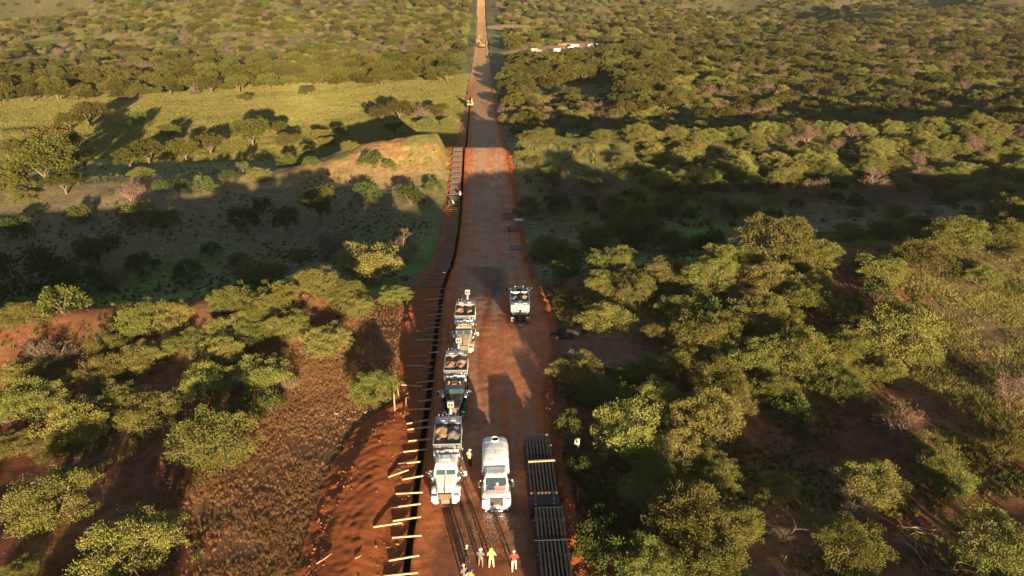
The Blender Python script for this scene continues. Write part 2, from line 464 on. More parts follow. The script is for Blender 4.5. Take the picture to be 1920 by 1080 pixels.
def build_strip():
    def rows(a, b):
        r = [a]
        while r[-1] < b:
            y = r[-1]
            r.append(y + (1.5 if y < 30 else .2 if y < 62 else .26 if y < 112 else .5 if y < 210 else 2.0 if y < 500 else 4.0))
        r[-1] = b
        return np.array(r)
    def skirt(X, Y, Z, C, side):
        return X, Y, Z, C
    HW = lambda y: .30 + .04 * vn(y * .8, 3.1, 66)
    ys = rows(-60, T_END)
    # right of the trench
    def part(ys, xa, xb, n, name, drop_b, drop_a):
        u = np.linspace(0, 1, n)
        Y = np.repeat(ys[:, None], n, 1)
        X = xa[:, None] * (1 - u) + xb[:, None] * u
        Z = strip_z(X, Y)
        if drop_b:
            Z[:, -1] -= 1.2
        if drop_a:
            Z[:, 0] -= 1.2
        grid_mesh(name, X, Y, Z, strip_col(X, Y), MAT_ROAD, 'structure')
    part(ys, trx(ys) + HW(ys), edgeR(ys) + 1.1, 74, "dirt_road", True, False)
    part(ys, edgeL(ys) - .9, trx(ys) - HW(ys + 99), 46, "spoil_bank", False, True)
    y2 = rows(T_END, 1150)
    part(y2, edgeL(y2) - .9, edgeR(y2) + 1.1, 40, "dirt_road_beyond", True, True)
    # the trench itself: two walls and a floor, 2 m deep
    prof_ = []
    Yt = np.repeat(ys[:, None], 8, 1)
    T = trx(ys); a = -HW(ys + 99); b = HW(ys)
    zl = strip_z(T + a, ys); zr = strip_z(T + b, ys)
    n = .05 * vn(ys * 1.7, 2.2, 67)
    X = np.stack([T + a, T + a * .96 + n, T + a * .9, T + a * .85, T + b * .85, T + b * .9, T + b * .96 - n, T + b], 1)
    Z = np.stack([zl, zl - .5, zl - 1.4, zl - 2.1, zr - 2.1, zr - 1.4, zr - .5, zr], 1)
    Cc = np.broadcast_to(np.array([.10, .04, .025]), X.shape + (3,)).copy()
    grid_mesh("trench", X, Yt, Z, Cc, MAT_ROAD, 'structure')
build_ground()
build_strip()

# loose clods and small stones on the spoil and along the windrow
def rock_mesh(name, seed, mat, n=10):
    r = random.Random(seed); bm = bmesh.new()
    bmesh.ops.create_icosphere(bm, subdivisions=1, radius=1)
    for v in bm.verts: v.co *= r.uniform(.7, 1.15); v.co.z *= .75
    me = bpy.data.meshes.new(name); bm.to_mesh(me); bm.free(); me.materials.append(mat)
    return me
MAT_CLOD = M("red_clod", (.36, .12, .05), .95, var=.4, scale=2)
MAT_STONE = M("pale_stone", (.40, .27, .20), .9, var=.3, scale=2)

def scatter_gn(name, protos, pts, rots, scls, idx, kind='stuff', hue=None):
    """one object: points that carry turned and scaled copies of a few prototype meshes"""
    me = bpy.data.meshes.new(name + "_points")
    pts = np.asarray(pts, np.float32)
    me.vertices.add(len(pts)); me.vertices.foreach_set("co", pts.ravel())
    a = me.attributes.new("rot", 'FLOAT_VECTOR', 'POINT'); a.data.foreach_set("vector", np.asarray(rots, np.float32).ravel())
    a = me.attributes.new("scl", 'FLOAT_VECTOR', 'POINT'); a.data.foreach_set("vector", np.asarray(scls, np.float32).ravel())
    a = me.attributes.new("pick", 'INT', 'POINT'); a.data.foreach_set("value", np.asarray(idx, np.int32))
    o = link(name, me, kind=kind)
    ng = bpy.data.node_groups.new(name + "_nodes", 'GeometryNodeTree')
    ng.interface.new_socket("Geometry", in_out='INPUT', socket_type='NodeSocketGeometry')
    ng.interface.new_socket("Geometry", in_out='OUTPUT', socket_type='NodeSocketGeometry')
    N = ng.nodes; L = ng.links
    gi = N.new("NodeGroupInput"); go = N.new("NodeGroupOutput")
    iop = N.new("GeometryNodeInstanceOnPoints"); iop.inputs["Pick Instance"].default_value = True
    g2i = N.new("GeometryNodeGeometryToInstance")
    for p in reversed(protos):
        oi = N.new("GeometryNodeObjectInfo"); oi.inputs["Object"].default_value = p; oi.transform_space = 'ORIGINAL'
        L.new(oi.outputs["Geometry"], g2i.inputs[0])
    def attr(nm, ty):
        t = N.new("GeometryNodeInputNamedAttribute"); t.data_type = ty; t.inputs["Name"].default_value = nm; return t.outputs["Attribute"]
    L.new(gi.outputs[0], iop.inputs["Points"]); L.new(g2i.outputs[0], iop.inputs["Instance"])
    L.new(attr("pick", 'INT'), iop.inputs["Instance Index"])
    L.new(attr("rot", 'FLOAT_VECTOR'), iop.inputs["Rotation"]); L.new(attr("scl", 'FLOAT_VECTOR'), iop.inputs["Scale"])
    L.new(iop.outputs[0], go.inputs[0])
    md = o.modifiers.new("scatter", 'NODES'); md.node_group = ng
    return o
# ================================================================== vegetation
def tube_np(pts, radii, seg=6):
    V = []; Fc = []
    pts = [np.array(p, float) for p in pts]
    for i, p in enumerate(pts):
        d = pts[min(i + 1, len(pts) - 1)] - pts[max(i - 1, 0)]
        d = d / (np.linalg.norm(d) + 1e-9)
        a = np.cross(d, [0.3, .9, .1]); a /= np.linalg.norm(a) + 1e-9
        b = np.cross(d, a)
        for k in range(seg):
            t = 2 * math.pi * k / seg
            V.append(p + radii[i] * (math.cos(t) * a + math.sin(t) * b))
    for i in range(len(pts) - 1):
        for k in range(seg):
            Fc.append((i * seg + k, i * seg + (k + 1) % seg, (i + 1) * seg + (k + 1) % seg, (i + 1) * seg + k))
    return V, Fc

def skeleton(r, stems, h, spread, levels=3, fork=3, droop=.12):
    """limbs as polylines with radii, and the tips that carry leaves"""
    limbs = []; tips = []
    def grow(p, d, L, rad_, lev):
        pts = [p.copy()]; rr = [rad_]
        q = p.copy(); dd = d.copy()
        for k in range(3):
            dd = dd + np.array([r.gauss(0, .16), r.gauss(0, .16), r.gauss(0, .10) - droop * .3 * lev])
            dd /= np.linalg.norm(dd)
            q = q + dd * L / 3
            pts.append(q.copy()); rr.append(rad_ * (1 - .17 * (k + 1)))
        limbs.append((pts, rr, lev))
        if lev >= levels:
            tips.append((q, dd)); return
        if lev >= levels - 1: tips.append((pts[2], dd))
        for j in range(fork):
            nd = dd + np.array([r.gauss(0, .52), r.gauss(0, .52), r.gauss(.02, .28)])
            nd /= np.linalg.norm(nd)
            grow(q, nd, L * r.uniform(.62, .85), rad_ * .52, lev + 1)
        if lev < levels:
            nd = np.cross(dd, [r.gauss(0, 1), r.gauss(0, 1), .2]); nd /= np.linalg.norm(nd) + 1e-9
            nd = nd * .8 + dd * .4; nd[2] = abs(nd[2]) * .6
            grow(pts[2], nd / np.linalg.norm(nd), L * .6, rad_ * .45, lev + 1)
    for s in range(stems):
        a = 2 * math.pi * (s + r.uniform(-.3, .3)) / stems
        el = r.uniform(.55, 1.0)
        d = np.array([math.cos(a) * spread, math.sin(a) * spread, el]); d /= np.linalg.norm(d)
        grow(np.array([math.cos(a) * .12, math.sin(a) * .12, -.25]), d, h * r.uniform(.42, .55), .17, 1)
    return limbs, tips

def leaves(g, C, D, n_per, rad_, lw, ll, flat=.6, up=.3):
    """leafy sprays: small quads round each tip"""
    n = len(C) * n_per
    C = np.repeat(C, n_per, 0); D = np.repeat(D, n_per, 0)
    off = g.normal(0, 1, (n, 3)); off /= np.linalg.norm(off, axis=1, keepdims=True) + 1e-9
    off *= (g.random((n, 1)) ** .45) * rad_
    off[:, 2] *= flat
    P = C + off
    ax = off / rad_ + D * .5 + g.normal(0, .55, (n, 3)); ax[:, 2] += up
    ax /= np.linalg.norm(ax, axis=1, keepdims=True) + 1e-9
    sd = np.cross(ax, g.normal(0, 1, (n, 3))); sd /= np.linalg.norm(sd, axis=1, keepdims=True) + 1e-9
    L_ = ll * g.uniform(.6, 1.3, (n, 1)); W_ = lw * g.uniform(.6, 1.3, (n, 1))
    a = P - sd * W_ * .25; b = P + sd * W_ * .25
    c = P + ax * L_ * .6 + sd * W_ * .5; d = P + ax * L_ - sd * W_ * .1
    e = P + ax * L_ * .45 - sd * W_ * .5
    V = np.stack([a, c, d, e], 1).reshape(-1, 3)
    Fc = np.arange(n * 4).reshape(-1, 4)
    return V, Fc, P

def crown_mesh(name, g, C, D, n_per, rad_, lw, ll, mat, flat=.6, up=.3):
    V, Fc, P = leaves(g, C, D, n_per, rad_, lw, ll, flat, up)
    me = mesh_np(name, V, Fc, mat, False)
    v = np.clip(g.random(len(P)) * .75 + .25 * np.repeat(g.random(len(C)), n_per), 0, 1)
    a = me.attributes.new("leafvar", 'FLOAT', 'POINT'); a.data.foreach_set("value", np.repeat(v, 4).astype(np.float32))
    return me

def wood_mesh(name, limbs, maxlev=3, mat=None, seg=5):
    V = []; Fc = []
    for pts, rr, lev in limbs:
        if lev > maxlev: continue
        v, f = tube_np(pts, rr, seg if lev < 3 else 3)
        o = len(V); V += v
        Fc += [tuple(i + o for i in q) for q in f]
    return mesh_np(name, np.array(V), np.array(Fc), mat or MAT_BARK, True)

def make_mesquite(k, n_per=60, lw=.078, ll=.165, rr_=.50):
    r = random.Random(100 + k); g = np.random.default_rng(100 + k)
    limbs, tips = skeleton(r, r.choice([4, 5, 6]), 5.2, r.uniform(.75, 1.1), 3, 3)
    C = np.array([t[0] for t in tips]); D = np.array([t[1] for t in tips])
    # keep a dome-shaped, uneven crown about 8 m wide
    ctr = C[:, :2].mean(0); R = np.percentile(np.hypot(*(C[:, :2] - ctr).T), 92)
    s = 3.5 / R
    sc = np.array([s, s, 3.5 / np.percentile(C[:, 2], 92)])
    def tr(p): return (np.array(p) - np.array([ctr[0] * 0, ctr[1] * 0, 0])) * sc
    limbs = [([tr(p) for p in pts], rr, lev) for pts, rr, lev in limbs]
    C = tr(C)
    keep = (C[:, 2] > .7) & ((C[:, 0] / 3.9) ** 2 + (C[:, 1] / 3.9) ** 2 + ((C[:, 2] - 1.2) / 2.9) ** 2 < 1.05)
    C, D = C[keep], D[keep]
    def inside(q): return (q[0] / 3.8) ** 2 + (q[1] / 3.8) ** 2 + ((q[2] - 1.2) / 2.75) ** 2 < 1
    limbs = [l for l in limbs if all(inside(q) for q in l[0][1:])]
    # skirts of foliage that reach low, as on mesquites grown from the base
    m = 34
    a = g.uniform(0, 2 * math.pi, m); rd = g.uniform(1.6, 3.3, m)
    C2 = np.stack([rd * np.cos(a), rd * np.sin(a), g.uniform(.5, 1.9, m)], 1)
    D2 = np.stack([np.cos(a), np.sin(a), np.zeros(m)], 1)
    # shallow overlapping lobes that close the crown
    nl = 9; la = g.uniform(0, 6.28, nl); lr = g.uniform(.3, 2.7, nl)
    lz = 3.55 - .30 * lr + g.normal(0, .35, nl); lw_ = g.uniform(.9, 1.55, nl)
    m = 165; j = g.integers(0, nl, m)
    v = g.normal(0, 1, (m, 3)); v[:, 2] = np.abs(v[:, 2]); v /= np.linalg.norm(v, axis=1, keepdims=True)
    C3 = np.stack([lr[j] * np.cos(la[j]), lr[j] * np.sin(la[j]), lz[j] - .8], 1) + v * lw_[j][:, None] * np.array([1, 1, .75]) * g.uniform(.75, 1.0, (m, 1))
    m = 60; a = g.uniform(0, 6.28, m); rd = 2.7 * g.random(m) ** .5
    C4 = np.stack([rd * np.cos(a), rd * np.sin(a), g.uniform(.7, 2.7, m)], 1); D4 = np.stack([np.cos(a), np.sin(a), 0 * a], 1)
    C = np.concatenate([C, C2, C3, C4]); D = np.concatenate([D, D2, v, D4])
    return (crown_mesh("mesquite_crown_%d" % k, g, C, D, n_per, rr_, lw, ll, MAT_LEAF_MES),
            wood_mesh("mesquite_wood_%d" % k, limbs, 3))

def make_oak(k, n_c=210, n_per=30, lw=.22, ll=.30, name="oak"):
    g = np.random.default_rng(300 + k); r = random.Random(300 + k)
    # lobes: a few overlapping rounded masses
    lobes = [(np.array([0, 0, 3.3]), 2.6)]
    for i in range(7):
        a = i * .9 + r.uniform(-.3, .3); lobes.append((np.array([math.cos(a) * 2.3, math.sin(a) * 2.3, r.uniform(2.3, 4.2)]), r.uniform(1.3, 2.0)))
    C = []; D = []
    for i in range(n_c):
        c, rad_ = r.choice(lobes)
        v = g.normal(0, 1, 3); v /= np.linalg.norm(v)
        if v[2] < -.35: v[2] *= -1
        p = c + v * rad_ * np.array([1, 1, .85]) * r.uniform(.75, 1.05)
        if p[2] < .6: p[2] = .6 + r.random() * .7
        C.append(p); D.append(v)
    C = np.array(C); D = np.array(D)
    limbs = []
    for s in range(5):
        a = s * 1.26 + r.uniform(-.3, .3)
        e = np.array([math.cos(a) * 1.7, math.sin(a) * 1.7, r.uniform(2.8, 4.2)])
        limbs.append(([np.array([0, 0, -.3]), np.array([.1 * math.cos(a), .1 * math.sin(a), 1.3]), e * .6 + np.array([0, 0, .4]), e], [.32, .22, .12, .05], 1))
    return crown_mesh("%s_crown_%d" % (name, k), g, C, D, n_per, .50, lw, ll, MAT_LEAF_OAK, .85, .1), wood_mesh("%s_wood_%d" % (name, k), limbs, 3)

def make_bush(k, n_c=46, n_per=40):
    g = np.random.default_rng(500 + k)
    a = g.uniform(0, 2 * math.pi, n_c); z = g.random(n_c) ** .8; rd = (1.15 - .55 * z) * g.uniform(.3, 1.0, n_c) ** .5 * 1.35
    C = np.stack([rd * np.cos(a), rd * np.sin(a), .25 + 1.35 * z], 1); D = C / np.linalg.norm(C, axis=1, keepdims=True)
    limbs = [([np.array([0, 0, -.1]), np.array([.2 * math.cos(t), .2 * math.sin(t), .5]), np.array([.8 * math.cos(t), .8 * math.sin(t), 1.2])], [.06, .04, .015], 1) for t in (0, 1.2, 2.5, 3.8, 5.1)]
    return crown_mesh("bush_crown_%d" % k, g, C, D, n_per, .34, .09, .20, MAT_LEAF_BUSH, .8, .35), wood_mesh("bush_wood_%d" % k, limbs, 3)

def make_dry(k, n=3000):
    """a leafless bush: hundreds of fine twigs on a few limbs"""
    r = random.Random(700 + k); g = np.random.default_rng(700 + k)
    limbs, tips = skeleton(r, 6, 3.4, .8, 3, 3, .05)
    C = np.array([t[0] for t in tips]); D = np.array([t[1] for t in tips])
    s = 2.3 / np.percentile(np.hypot(C[:, 0], C[:, 1]), 92); sz = 2.7 / np.percentile(C[:, 2], 92)
    sc = np.array([s, s, sz]); C = C * sc
    limbs = [([np.array(p) * sc for p in pts], [q * .6 for q in rr], lev) for pts, rr, lev in limbs]
    keep = C[:, 2] > .4; C, D = C[keep], D[keep]
    per = max(6, n // len(C))
    me = crown_mesh("dry_crown_%d" % k, g, C, D, per, .42, .035, .42, MAT_TWIG, .8, .3)
    return me, wood_mesh("dry_wood_%d" % k, limbs, 3, M("dry_bark_%d" % k, (.24, .17, .13), .9, var=.3, scale=5))

PROTO = {
    'mesquite': [make_mesquite(k) for k in range(6)],
    'oak': [make_oak(k) for k in range(4)],
    'bush': [make_bush(k) for k in range(4)],
    'dry': [make_dry(k) for k in range(3)],
}
NAMEOF = {'mesquite': 'mesquite_tree', 'oak': 'oak_tree', 'bush': 'shrub', 'dry': 'leafless_shrub'}
CATOF = {'mesquite': 'tree', 'oak': 'tree', 'bush': 'shrub', 'dry': 'shrub'}
WIDTH = {'mesquite': 8.0, 'oak': 8.4, 'bush': 3.1, 'dry': 5.2}
HGT = {'mesquite': 4.1, 'oak': 5.6, 'bush': 1.8, 'dry': 3.1}

TREES = []       # (kind, x, y, width, vertical scale, label, group)
def hero(px, py, wpx, kind, label, group=None, vs=1.0, hpx=None):
    """a tree whose crown centre and width are read in the photograph"""
    w_ = 4.0
    for _ in range(4):
        sc_ = w_ / WIDTH[kind]
        x, y = at(px, py, HGT[kind] * sc_ * vs * .58)
        _, _, dep = proj(x, y, float(terr(x, y)))
        w_ = wpx * float(dep) / F
    TREES.append((kind, x, y, w_, vs, label, group))

m, o_, b_, d_ = 'mesquite', 'oak', 'bush', 'dry'
H = [
 # ---- left of the strip, before the gully
 (240,1012,215,m,"round olive mesquite alone on bare red earth, lowest large tree left of the trench",1),
 (85,925,190,m,"shaded dark mesquite standing up-left of the round bottom-left mesquite",1),
 (28,1068,90,m,"pale mesquite crown cut by the bottom-left corner of the photo",.8),
 (398,815,190,m,"broad pale-tipped mesquite at the left border of the dry grass field",1),
 (278,772,130,m,"pale mesquite joined to the left side of the broad mesquite by the dry grass field",.95),
 (390,708,125,m,"bright green dense mesquite just above the broad pale-tipped mesquite",1.1),
 (492,695,125,m,"olive mesquite at the top left corner of the dry grass field",1),
 (455,770,70,b_,"low green shrub at the foot of the olive mesquite by the dry grass field",1.1),
 (505,752,60,b_,"straw-green low shrub on the upper edge of the dry grass field",1),
 (543,716,48,d_,"small orange-brown leafless shrub beside the olive mesquite",.8),
 (704,722,108,m,"lone mesquite with pale forked stems beside the wooden fence posts",1),
 (612,630,112,m,"rounded yellow-green mesquite at the top edge of the dry grass field",1),
 (60,745,140,m,"dark mesquite at the far left edge, foremost of the shaded thicket",1),
 (140,790,150,m,"shaded mesquite at the lower end of the dark left thicket",1),
 (115,830,100,m,"low dark mesquite under the lower end of the left thicket",.8),
 (205,745,120,m,"mesquite in shade between the two dark left thickets",.9),
 (20,830,90,m,"dark mesquite at the left border, below the shaded thicket",.9),
 (268,590,125,m,"grey-olive mesquite topping the slope at the left, with open fine branches",1),
 (325,583,80,m,"fine-leaved mesquite touching the right side of the grey-olive slope mesquite",1.1),
 (205,635,110,m,"dark-sided mesquite below the grey-olive slope mesquite",.9),
 (258,665,110,m,"deep shaded mesquite in the middle of the left thicket",1),
 (190,690,120,m,"dark mesquite low in the middle of the left thicket",1),
 (95,662,95,d_,"pinkish bare shrub sticking out of the dark left thicket",.9),
 (430,608,95,m,"mesquite with a lit crown edge above a dark side, left of the road thicket",1),
 (412,655,110,m,"shaded mesquite under the lit-edged mesquite of the left thicket",.9),
 (345,640,90,m,"half-hidden mesquite at the top end of the bare red lane on the left",.8),
 (428,552,105,m,"dark dense mesquite with a bright left shoulder",1.1),
 (492,505,115,m,"lit mesquite on the skyline of the left thicket above the dark dense one",1),
 (447,482,55,m,"small lit mesquite on the far edge of the left thicket",.8),
 (520,552,110,m,"mesquite with bright top in the centre of the left road thicket",1),
 (590,520,110,m,"flat-topped bright mesquite right of the centre of the left thicket",.85),
 (648,545,95,m,"low shaded mesquite under the flat-topped bright one",.8),
 (690,485,145,m,"big yellow-lit mesquite at the far right end of the left thicket",1),
 (764,468,72,d_,"pinkish brown leafless shrub beside the big yellow-lit mesquite",.95),
 (655,567,105,m,"low spreading mesquite nearest the trench side of the left thicket",.7),
 (738,552,75,m,"small flat mesquite just left of the spoil bank",.75),
 (540,607,95,m,"mesquite behind the rounded yellow-green one, in the left thicket",1),
 (480,620,90,m,"shaded mesquite between the lit-edged and the rounded mesquite",.9),
 (478,585,80,m,"dark mesquite deep in the left road thicket",.9),
 (562,475,50,m,"small bright mesquite touching the gully behind the left thicket",.8),
 (618,452,85,d_,"grey-blue shaded leafless shrub on the gully side of the left thicket",.8),
 (352,503,62,b_,"olive shrub standing clear above the left thicket",1.1),
 (45,500,150,b_,"low dark shrub mass at the left edge of the gully slope",1),
 (150,520,110,b_,"dark low shrubs hugging the slope above the grey-olive mesquite",1),
 (40,585,110,m,"dark small mesquite near the left border on the gully slope",.7),
 (110,560,90,b_,"dark shrub on the brown slope left of the grey-olive mesquite",1),
 (210,520,70,d_,"grey leafless shrub in the shade of the brown slope",.8),
 # ---- shaded gully left
 (180,468,88,o_,"round nearly black tree alone in the green shaded gully",.75),
 (148,398,52,b_,"dark shrub above the nearly black round tree",1.1),
 (262,400,70,b_,"wide dark shrub in the middle of the left gully",1),
 (310,405,60,b_,"dark shrub touching the right of the wide one in the left gully",1),
 (453,408,62,b_,"oval dark shrub in the gully right of the wide pair",1),
 (535,412,52,o_,"upright dark tree in the gully left of the tallest dark tree",1.2),
 (598,380,72,o_,"tallest dark tree of the left gully, below the mound",1.3),
 (492,383,45,b_,"small dark shrub in the gully near the upright dark tree",1),
 (25,423,70,b_,"dark shrub at the left border of the gully",1),
 (262,492,66,b_,"dim green shrub at the near foot of the left gully",1),
 (395,465,50,b_,"flat dark shrub on the near side of the left gully",.8),
 (685,356,58,b_,"rounded green shrub at the foot of the sunlit mound",1.1),
 (768,364,58,b_,"dark shrub at the foot of the mound next to the road cut",1),
 (815,345,40,b_,"small shrub on the shaded mound side next to the trench",1),
 (520,300,0,b_,"",1),
 # ---- left hillside beyond the gully
 (245,360,52,d_,"pink-grey leafless shrub on the hillside above the left gully",1),
 (380,342,46,b_,"bright round shrub on the left hillside",1.1),
 (484,325,58,m,"yellow-lit spreading mesquite on the left hillside, right of the bright round shrub",.8),
 (430,328,36,b_,"pale shrub beside the yellow-lit hillside mesquite",1),
 (342,345,34,b_,"small pale shrub left of the bright round hillside shrub",1),
 (300,347,32,b_,"small yellow shrub at the left end of the hillside row",1),
 (454,312,30,b_,"small lit shrub above the yellow-lit hillside mesquite",1),
 (540,300,42,b_,"low lit shrub between the hillside mesquite and the mound",.9),
 (575,278,42,m,"pale small mesquite behind the low lit shrub by the mound",.8),
 (655,272,40,m,"pale small mesquite at the left shoulder of the mound",.8),
 (612,262,40,m,"small flat mesquite on the field edge left of the mound",.7),
 (582,302,36,b_,"lit shrub at the left foot of the mound",.8),
 (697,295,52,b_,"straw-green shrub on the flank of the mound",.8),
 (728,306,26,b_,"dot-like dark shrub on the orange face of the mound",1),
 (75,300,120,o_,"largest broad oak at the left edge, low in the valley",1),
 (20,345,80,o_,"oak cut by the left border in front of the largest broad oak",.9),
 (118,340,70,o_,"rounded oak in front of the largest broad oak",.9),
 (110,262,90,o_,"tall lit oak behind the largest broad oak",1),
 (155,298,55,o_,"dark oak touching the right of the largest broad oak",1),
 (40,365,60,m,"low mesquite under the oaks at the left border",.7),
 (10,275,50,o_,"oak at the left border behind the broad oak",1),
 (165,213,66,o_,"sunlit crown-topped oak standing on the meadow at the left",1),
 (128,225,50,o_,"shaded oak beside the crown-topped meadow oak",1),
 (240,295,60,o_,"oak left of the forked-trunk oak on the valley edge",.9),
 (275,283,66,o_,"oak with a visible forked trunk on the valley edge",1),
 (266,320,52,m,"rounded mesquite before the forked-trunk oak",.8),
 (345,280,58,o_,"left one of the paired oaks with pale trunks",1),
 (392,268,58,o_,"right one of the paired oaks with pale trunks",1.05),
 (316,247,46,o_,"small oak on the meadow above the paired oaks",.9),
 (262,220,34,b_,"round shrub on the meadow between the crown-topped oak and the small oak",1.2),
 (470,247,72,o_,"large oak at the centre of the valley-edge row",1),
 (518,240,42,o_,"smaller oak touching the large central valley-edge oak",1),
 (540,258,60,m,"flat spreading mesquite right of the large central valley-edge oak",.7),
 (602,248,50,m,"flat lit mesquite on the meadow edge left of the mound",.8),
 (637,245,32,o_,"round small oak on the meadow edge above the mound's left end",.9),
 (616,265,34,m,"small lit mesquite in front of the flat lit one",.8),
 (739,240,38,o_,"round oak just behind the mound",.85),
 (715,212,46,o_,"left oak of the cluster between mound and meadow",1),
 (748,205,48,o_,"middle oak of the cluster between mound and meadow",1),
 (790,210,40,d_,"brown leafless shrub in the cluster between mound and meadow",.9),
 (820,205,44,o_,"right oak of the cluster by the trench head",.9),
 (800,228,44,m,"pale mesquite on the slope behind the mound",.8),
 (840,225,40,m,"pale mesquite beside the trench behind the mound",.8),
 # ---- right of the strip, before the gully
 (1030,460,98,m,"lit rounded mesquite nearest the road on the right, before the gully",1),
 (1192,425,120,m,"bright-topped mesquite at the far edge of the right thicket",1),
 (1118,440,95,m,"mesquite with a lit left shoulder right of the rounded roadside one",1),
 (1255,450,95,m,"mesquite with a lit right tip at the gully edge",.9),
 (1150,480,110,m,"dark mesquite under the bright-topped one",.8),
 (1060,500,80,m,"shaded mesquite under the rounded roadside mesquite",.7),
 (1132,525,85,m,"mid-size mesquite with yellow crown above the flat-topped one",.9),
 (1196,535,90,m,"dim mesquite with a lit rim right of the yellow-crowned one",.9),
 (1062,548,56,m,"small mesquite right beside the volumetric truck's side of the road",.9),
 (1142,590,122,m,"flat-topped mesquite on its own by the pale red clearing",.8),
 (1082,690,115,m,"mesquite overhanging the road edge below the dark heap",1),
 (1150,735,110,m,"dark mesquite under the big pale thicket, right of the road edge",.8),
 (1110,740,80,m,"shaded low mesquite at the road edge",.7),
 (1250,500,90,m,"shaded mesquite in the heart of the right thicket",.8),
 (1330,510,120,m,"grey-olive mesquite in the right thicket's upper middle",1),
 (1270,575,110,m,"dark mesquite right of the red path end",.9),
 (1325,610,140,m,"lit mesquite in the middle of the right thicket",1),
 (1240,620,90,m,"dark mesquite bordering the pale red clearing",.9),
 (1285,665,110,m,"golden-topped low mesquite bordering the clearing",.85),
 (1455,440,155,m,"bright broad mesquite crowning the right thicket by the gully",1),
 (1385,470,90,m,"mesquite left of the bright broad crown",.8),
 (1535,470,110,m,"mesquite right of the bright broad crown",.9),
 (1590,430,75,m,"lit mesquite behind the right thicket at the gully edge",.8),
 (1660,425,80,m,"dim mesquite at the gully edge, right part",.9),
 (1440,510,120,m,"shaded mesquite below the bright broad crown",.8),
 (1510,545,130,m,"dark-centred mesquite in the right thicket",.9),
 (1420,575,140,m,"olive mesquite in the middle of the big right thicket",1),
 (1650,505,110,m,"dark green mesquite left of the open grass slope",1),
 (1730,475,120,m,"bright mesquite at the top of the open grass slope",1),
 (1800,435,125,m,"wide mesquite right of the bright one above the grass slope",1),
 (1880,430,120,m,"mesquite at the right border above the grass slope",1),
 (1890,390,110,m,"mesquite at the right border by the gully",.9),
 (1735,420,90,m,"mesquite in front of the gully at right",.8),
 (1690,615,170,m,"largest mesquite of the right thicket, at its corner by the grass slope",1.15),
 (1600,640,120,m,"mesquite touching the left of the largest corner mesquite",1),
 (1500,655,150,m,"mesquite with grey twigs in the right thicket centre",1),
 (1410,660,140,m,"pale mesquite in the lower middle of the right thicket",1),
 (1575,710,130,m,"yellow-green mesquite at the lower edge of the right thicket",.95),
 (1660,690,100,m,"mesquite at the lower foot of the corner mesquite",.9),
 (1350,700,130,m,"lit mesquite above the big central right tree",1),
 (1445,720,110,m,"mesquite at the head of the bare red slope",.9),
 (1190,700,90,m,"shaded mesquite between clearing and big pale tree",.8),
 (1185,800,170,m,"big pale-crowned mesquite left of centre on the right side",1.15),
 (1260,840,130,m,"mesquite leaning against the big pale-crowned one",1),
 (1330,775,165,m,"brightest large mesquite between the pale one and the red slope",1.1),
 (1230,740,110,m,"mesquite crown behind the big pale-crowned one",1),
 (1345,880,115,m,"round feathery mesquite at the edge of the bare red slope",.9),
 (1290,970,190,m,"large mesquite in the lower right thicket",1),
 (1330,1050,170,m,"mesquite at the bottom edge in the lower right thicket",1),
 (1225,1050,150,m,"scrubby mesquite at the bottom edge nearer the windrow",.9),
 (1210,920,120,m,"shaded mesquite under the big pale-crowned one",.7),
 (1130,905,0,b_,"",1),
 (1130,975,85,b_,"grass-green shrub beside the windrow, right of the near pipe stack",1.1),
 (1110,1010,90,b_,"low green shrub at the foot of the windrow near the bottom",1),
 (1165,1045,100,b_,"scrubby shrub at the bottom edge right of the windrow",1.1),
 (1085,875,60,b_,"straw-yellow tuft shrub beside the photographer",1),
 (1120,930,50,b_,"small shrub behind the orange stake",1),
 (1070,790,70,b_,"dark roadside shrub above the pipe stack",1),
 (1462,908,88,m,"small round mesquite alone on the bare red slope",.9),
 (1500,808,36,b_,"tiny shrub on the bare red slope",1),
 (1640,900,150,m,"green mesquite right of the bare red slope",.95),
 (1755,855,130,m,"blue-green mesquite beside the brown leafless one",1),
 (1785,895,110,m,"blue-green mesquite spreading to the right border side",.8),
 (1690,790,115,d_,"large grey-brown leafless shrub above the blue-green mesquite",.9),
 (1600,1010,155,m,"dull olive mesquite near the bottom edge, right of the red slope",.95),
 (1610,945,90,d_,"bare twiggy shrub between the green and the dull olive mesquite",.7),
 (1855,1000,175,m,"big mesquite near the bottom right corner",1),
 (1890,825,120,m,"mesquite at the right border above the corner one",1),
 (1898,725,75,d_,"reddish leafless shrub at the right border",.9),
 (1470,1000,44,d_,"small fallen grey branch shrub on the red slope",.5),
 (1780,920,70,b_,"low shrub under the blue-green mesquite",1),
 (1880,640,0,b_,"",1),
 # ---- right beyond the road bank
 (990,385,56,b_,"dark shrub at the right edge of the road in the gully",1.2),
 (1050,380,46,b_,"dark shrub on brown soil right of the gully road",1.1),
 (1033,318,48,m,"bright lone mesquite right of the road crest",.85),
 (985,285,46,m,"bright shrubby mesquite on the bank at the road crest",.9),
 (1010,248,72,m,"wide pale mesquite behind the road crest",.6),
 (1648,350,82,d_,"large pink-brown leafless tree in the dark gully at right",1.1),
 (1000,300,40,m,"small lit mesquite on the bank at the road crest",.8),
 (1110,330,60,m,"lit mesquite with dark foot beyond the lone crest mesquite",.8),
 (1170,300,62,m,"pale mesquite on the lit slope right of the crest",.8),
]
for (px, py, wp, k, lab, vs) in H:
    if wp > 0: hero(px, py, wp, k, lab, None, vs)

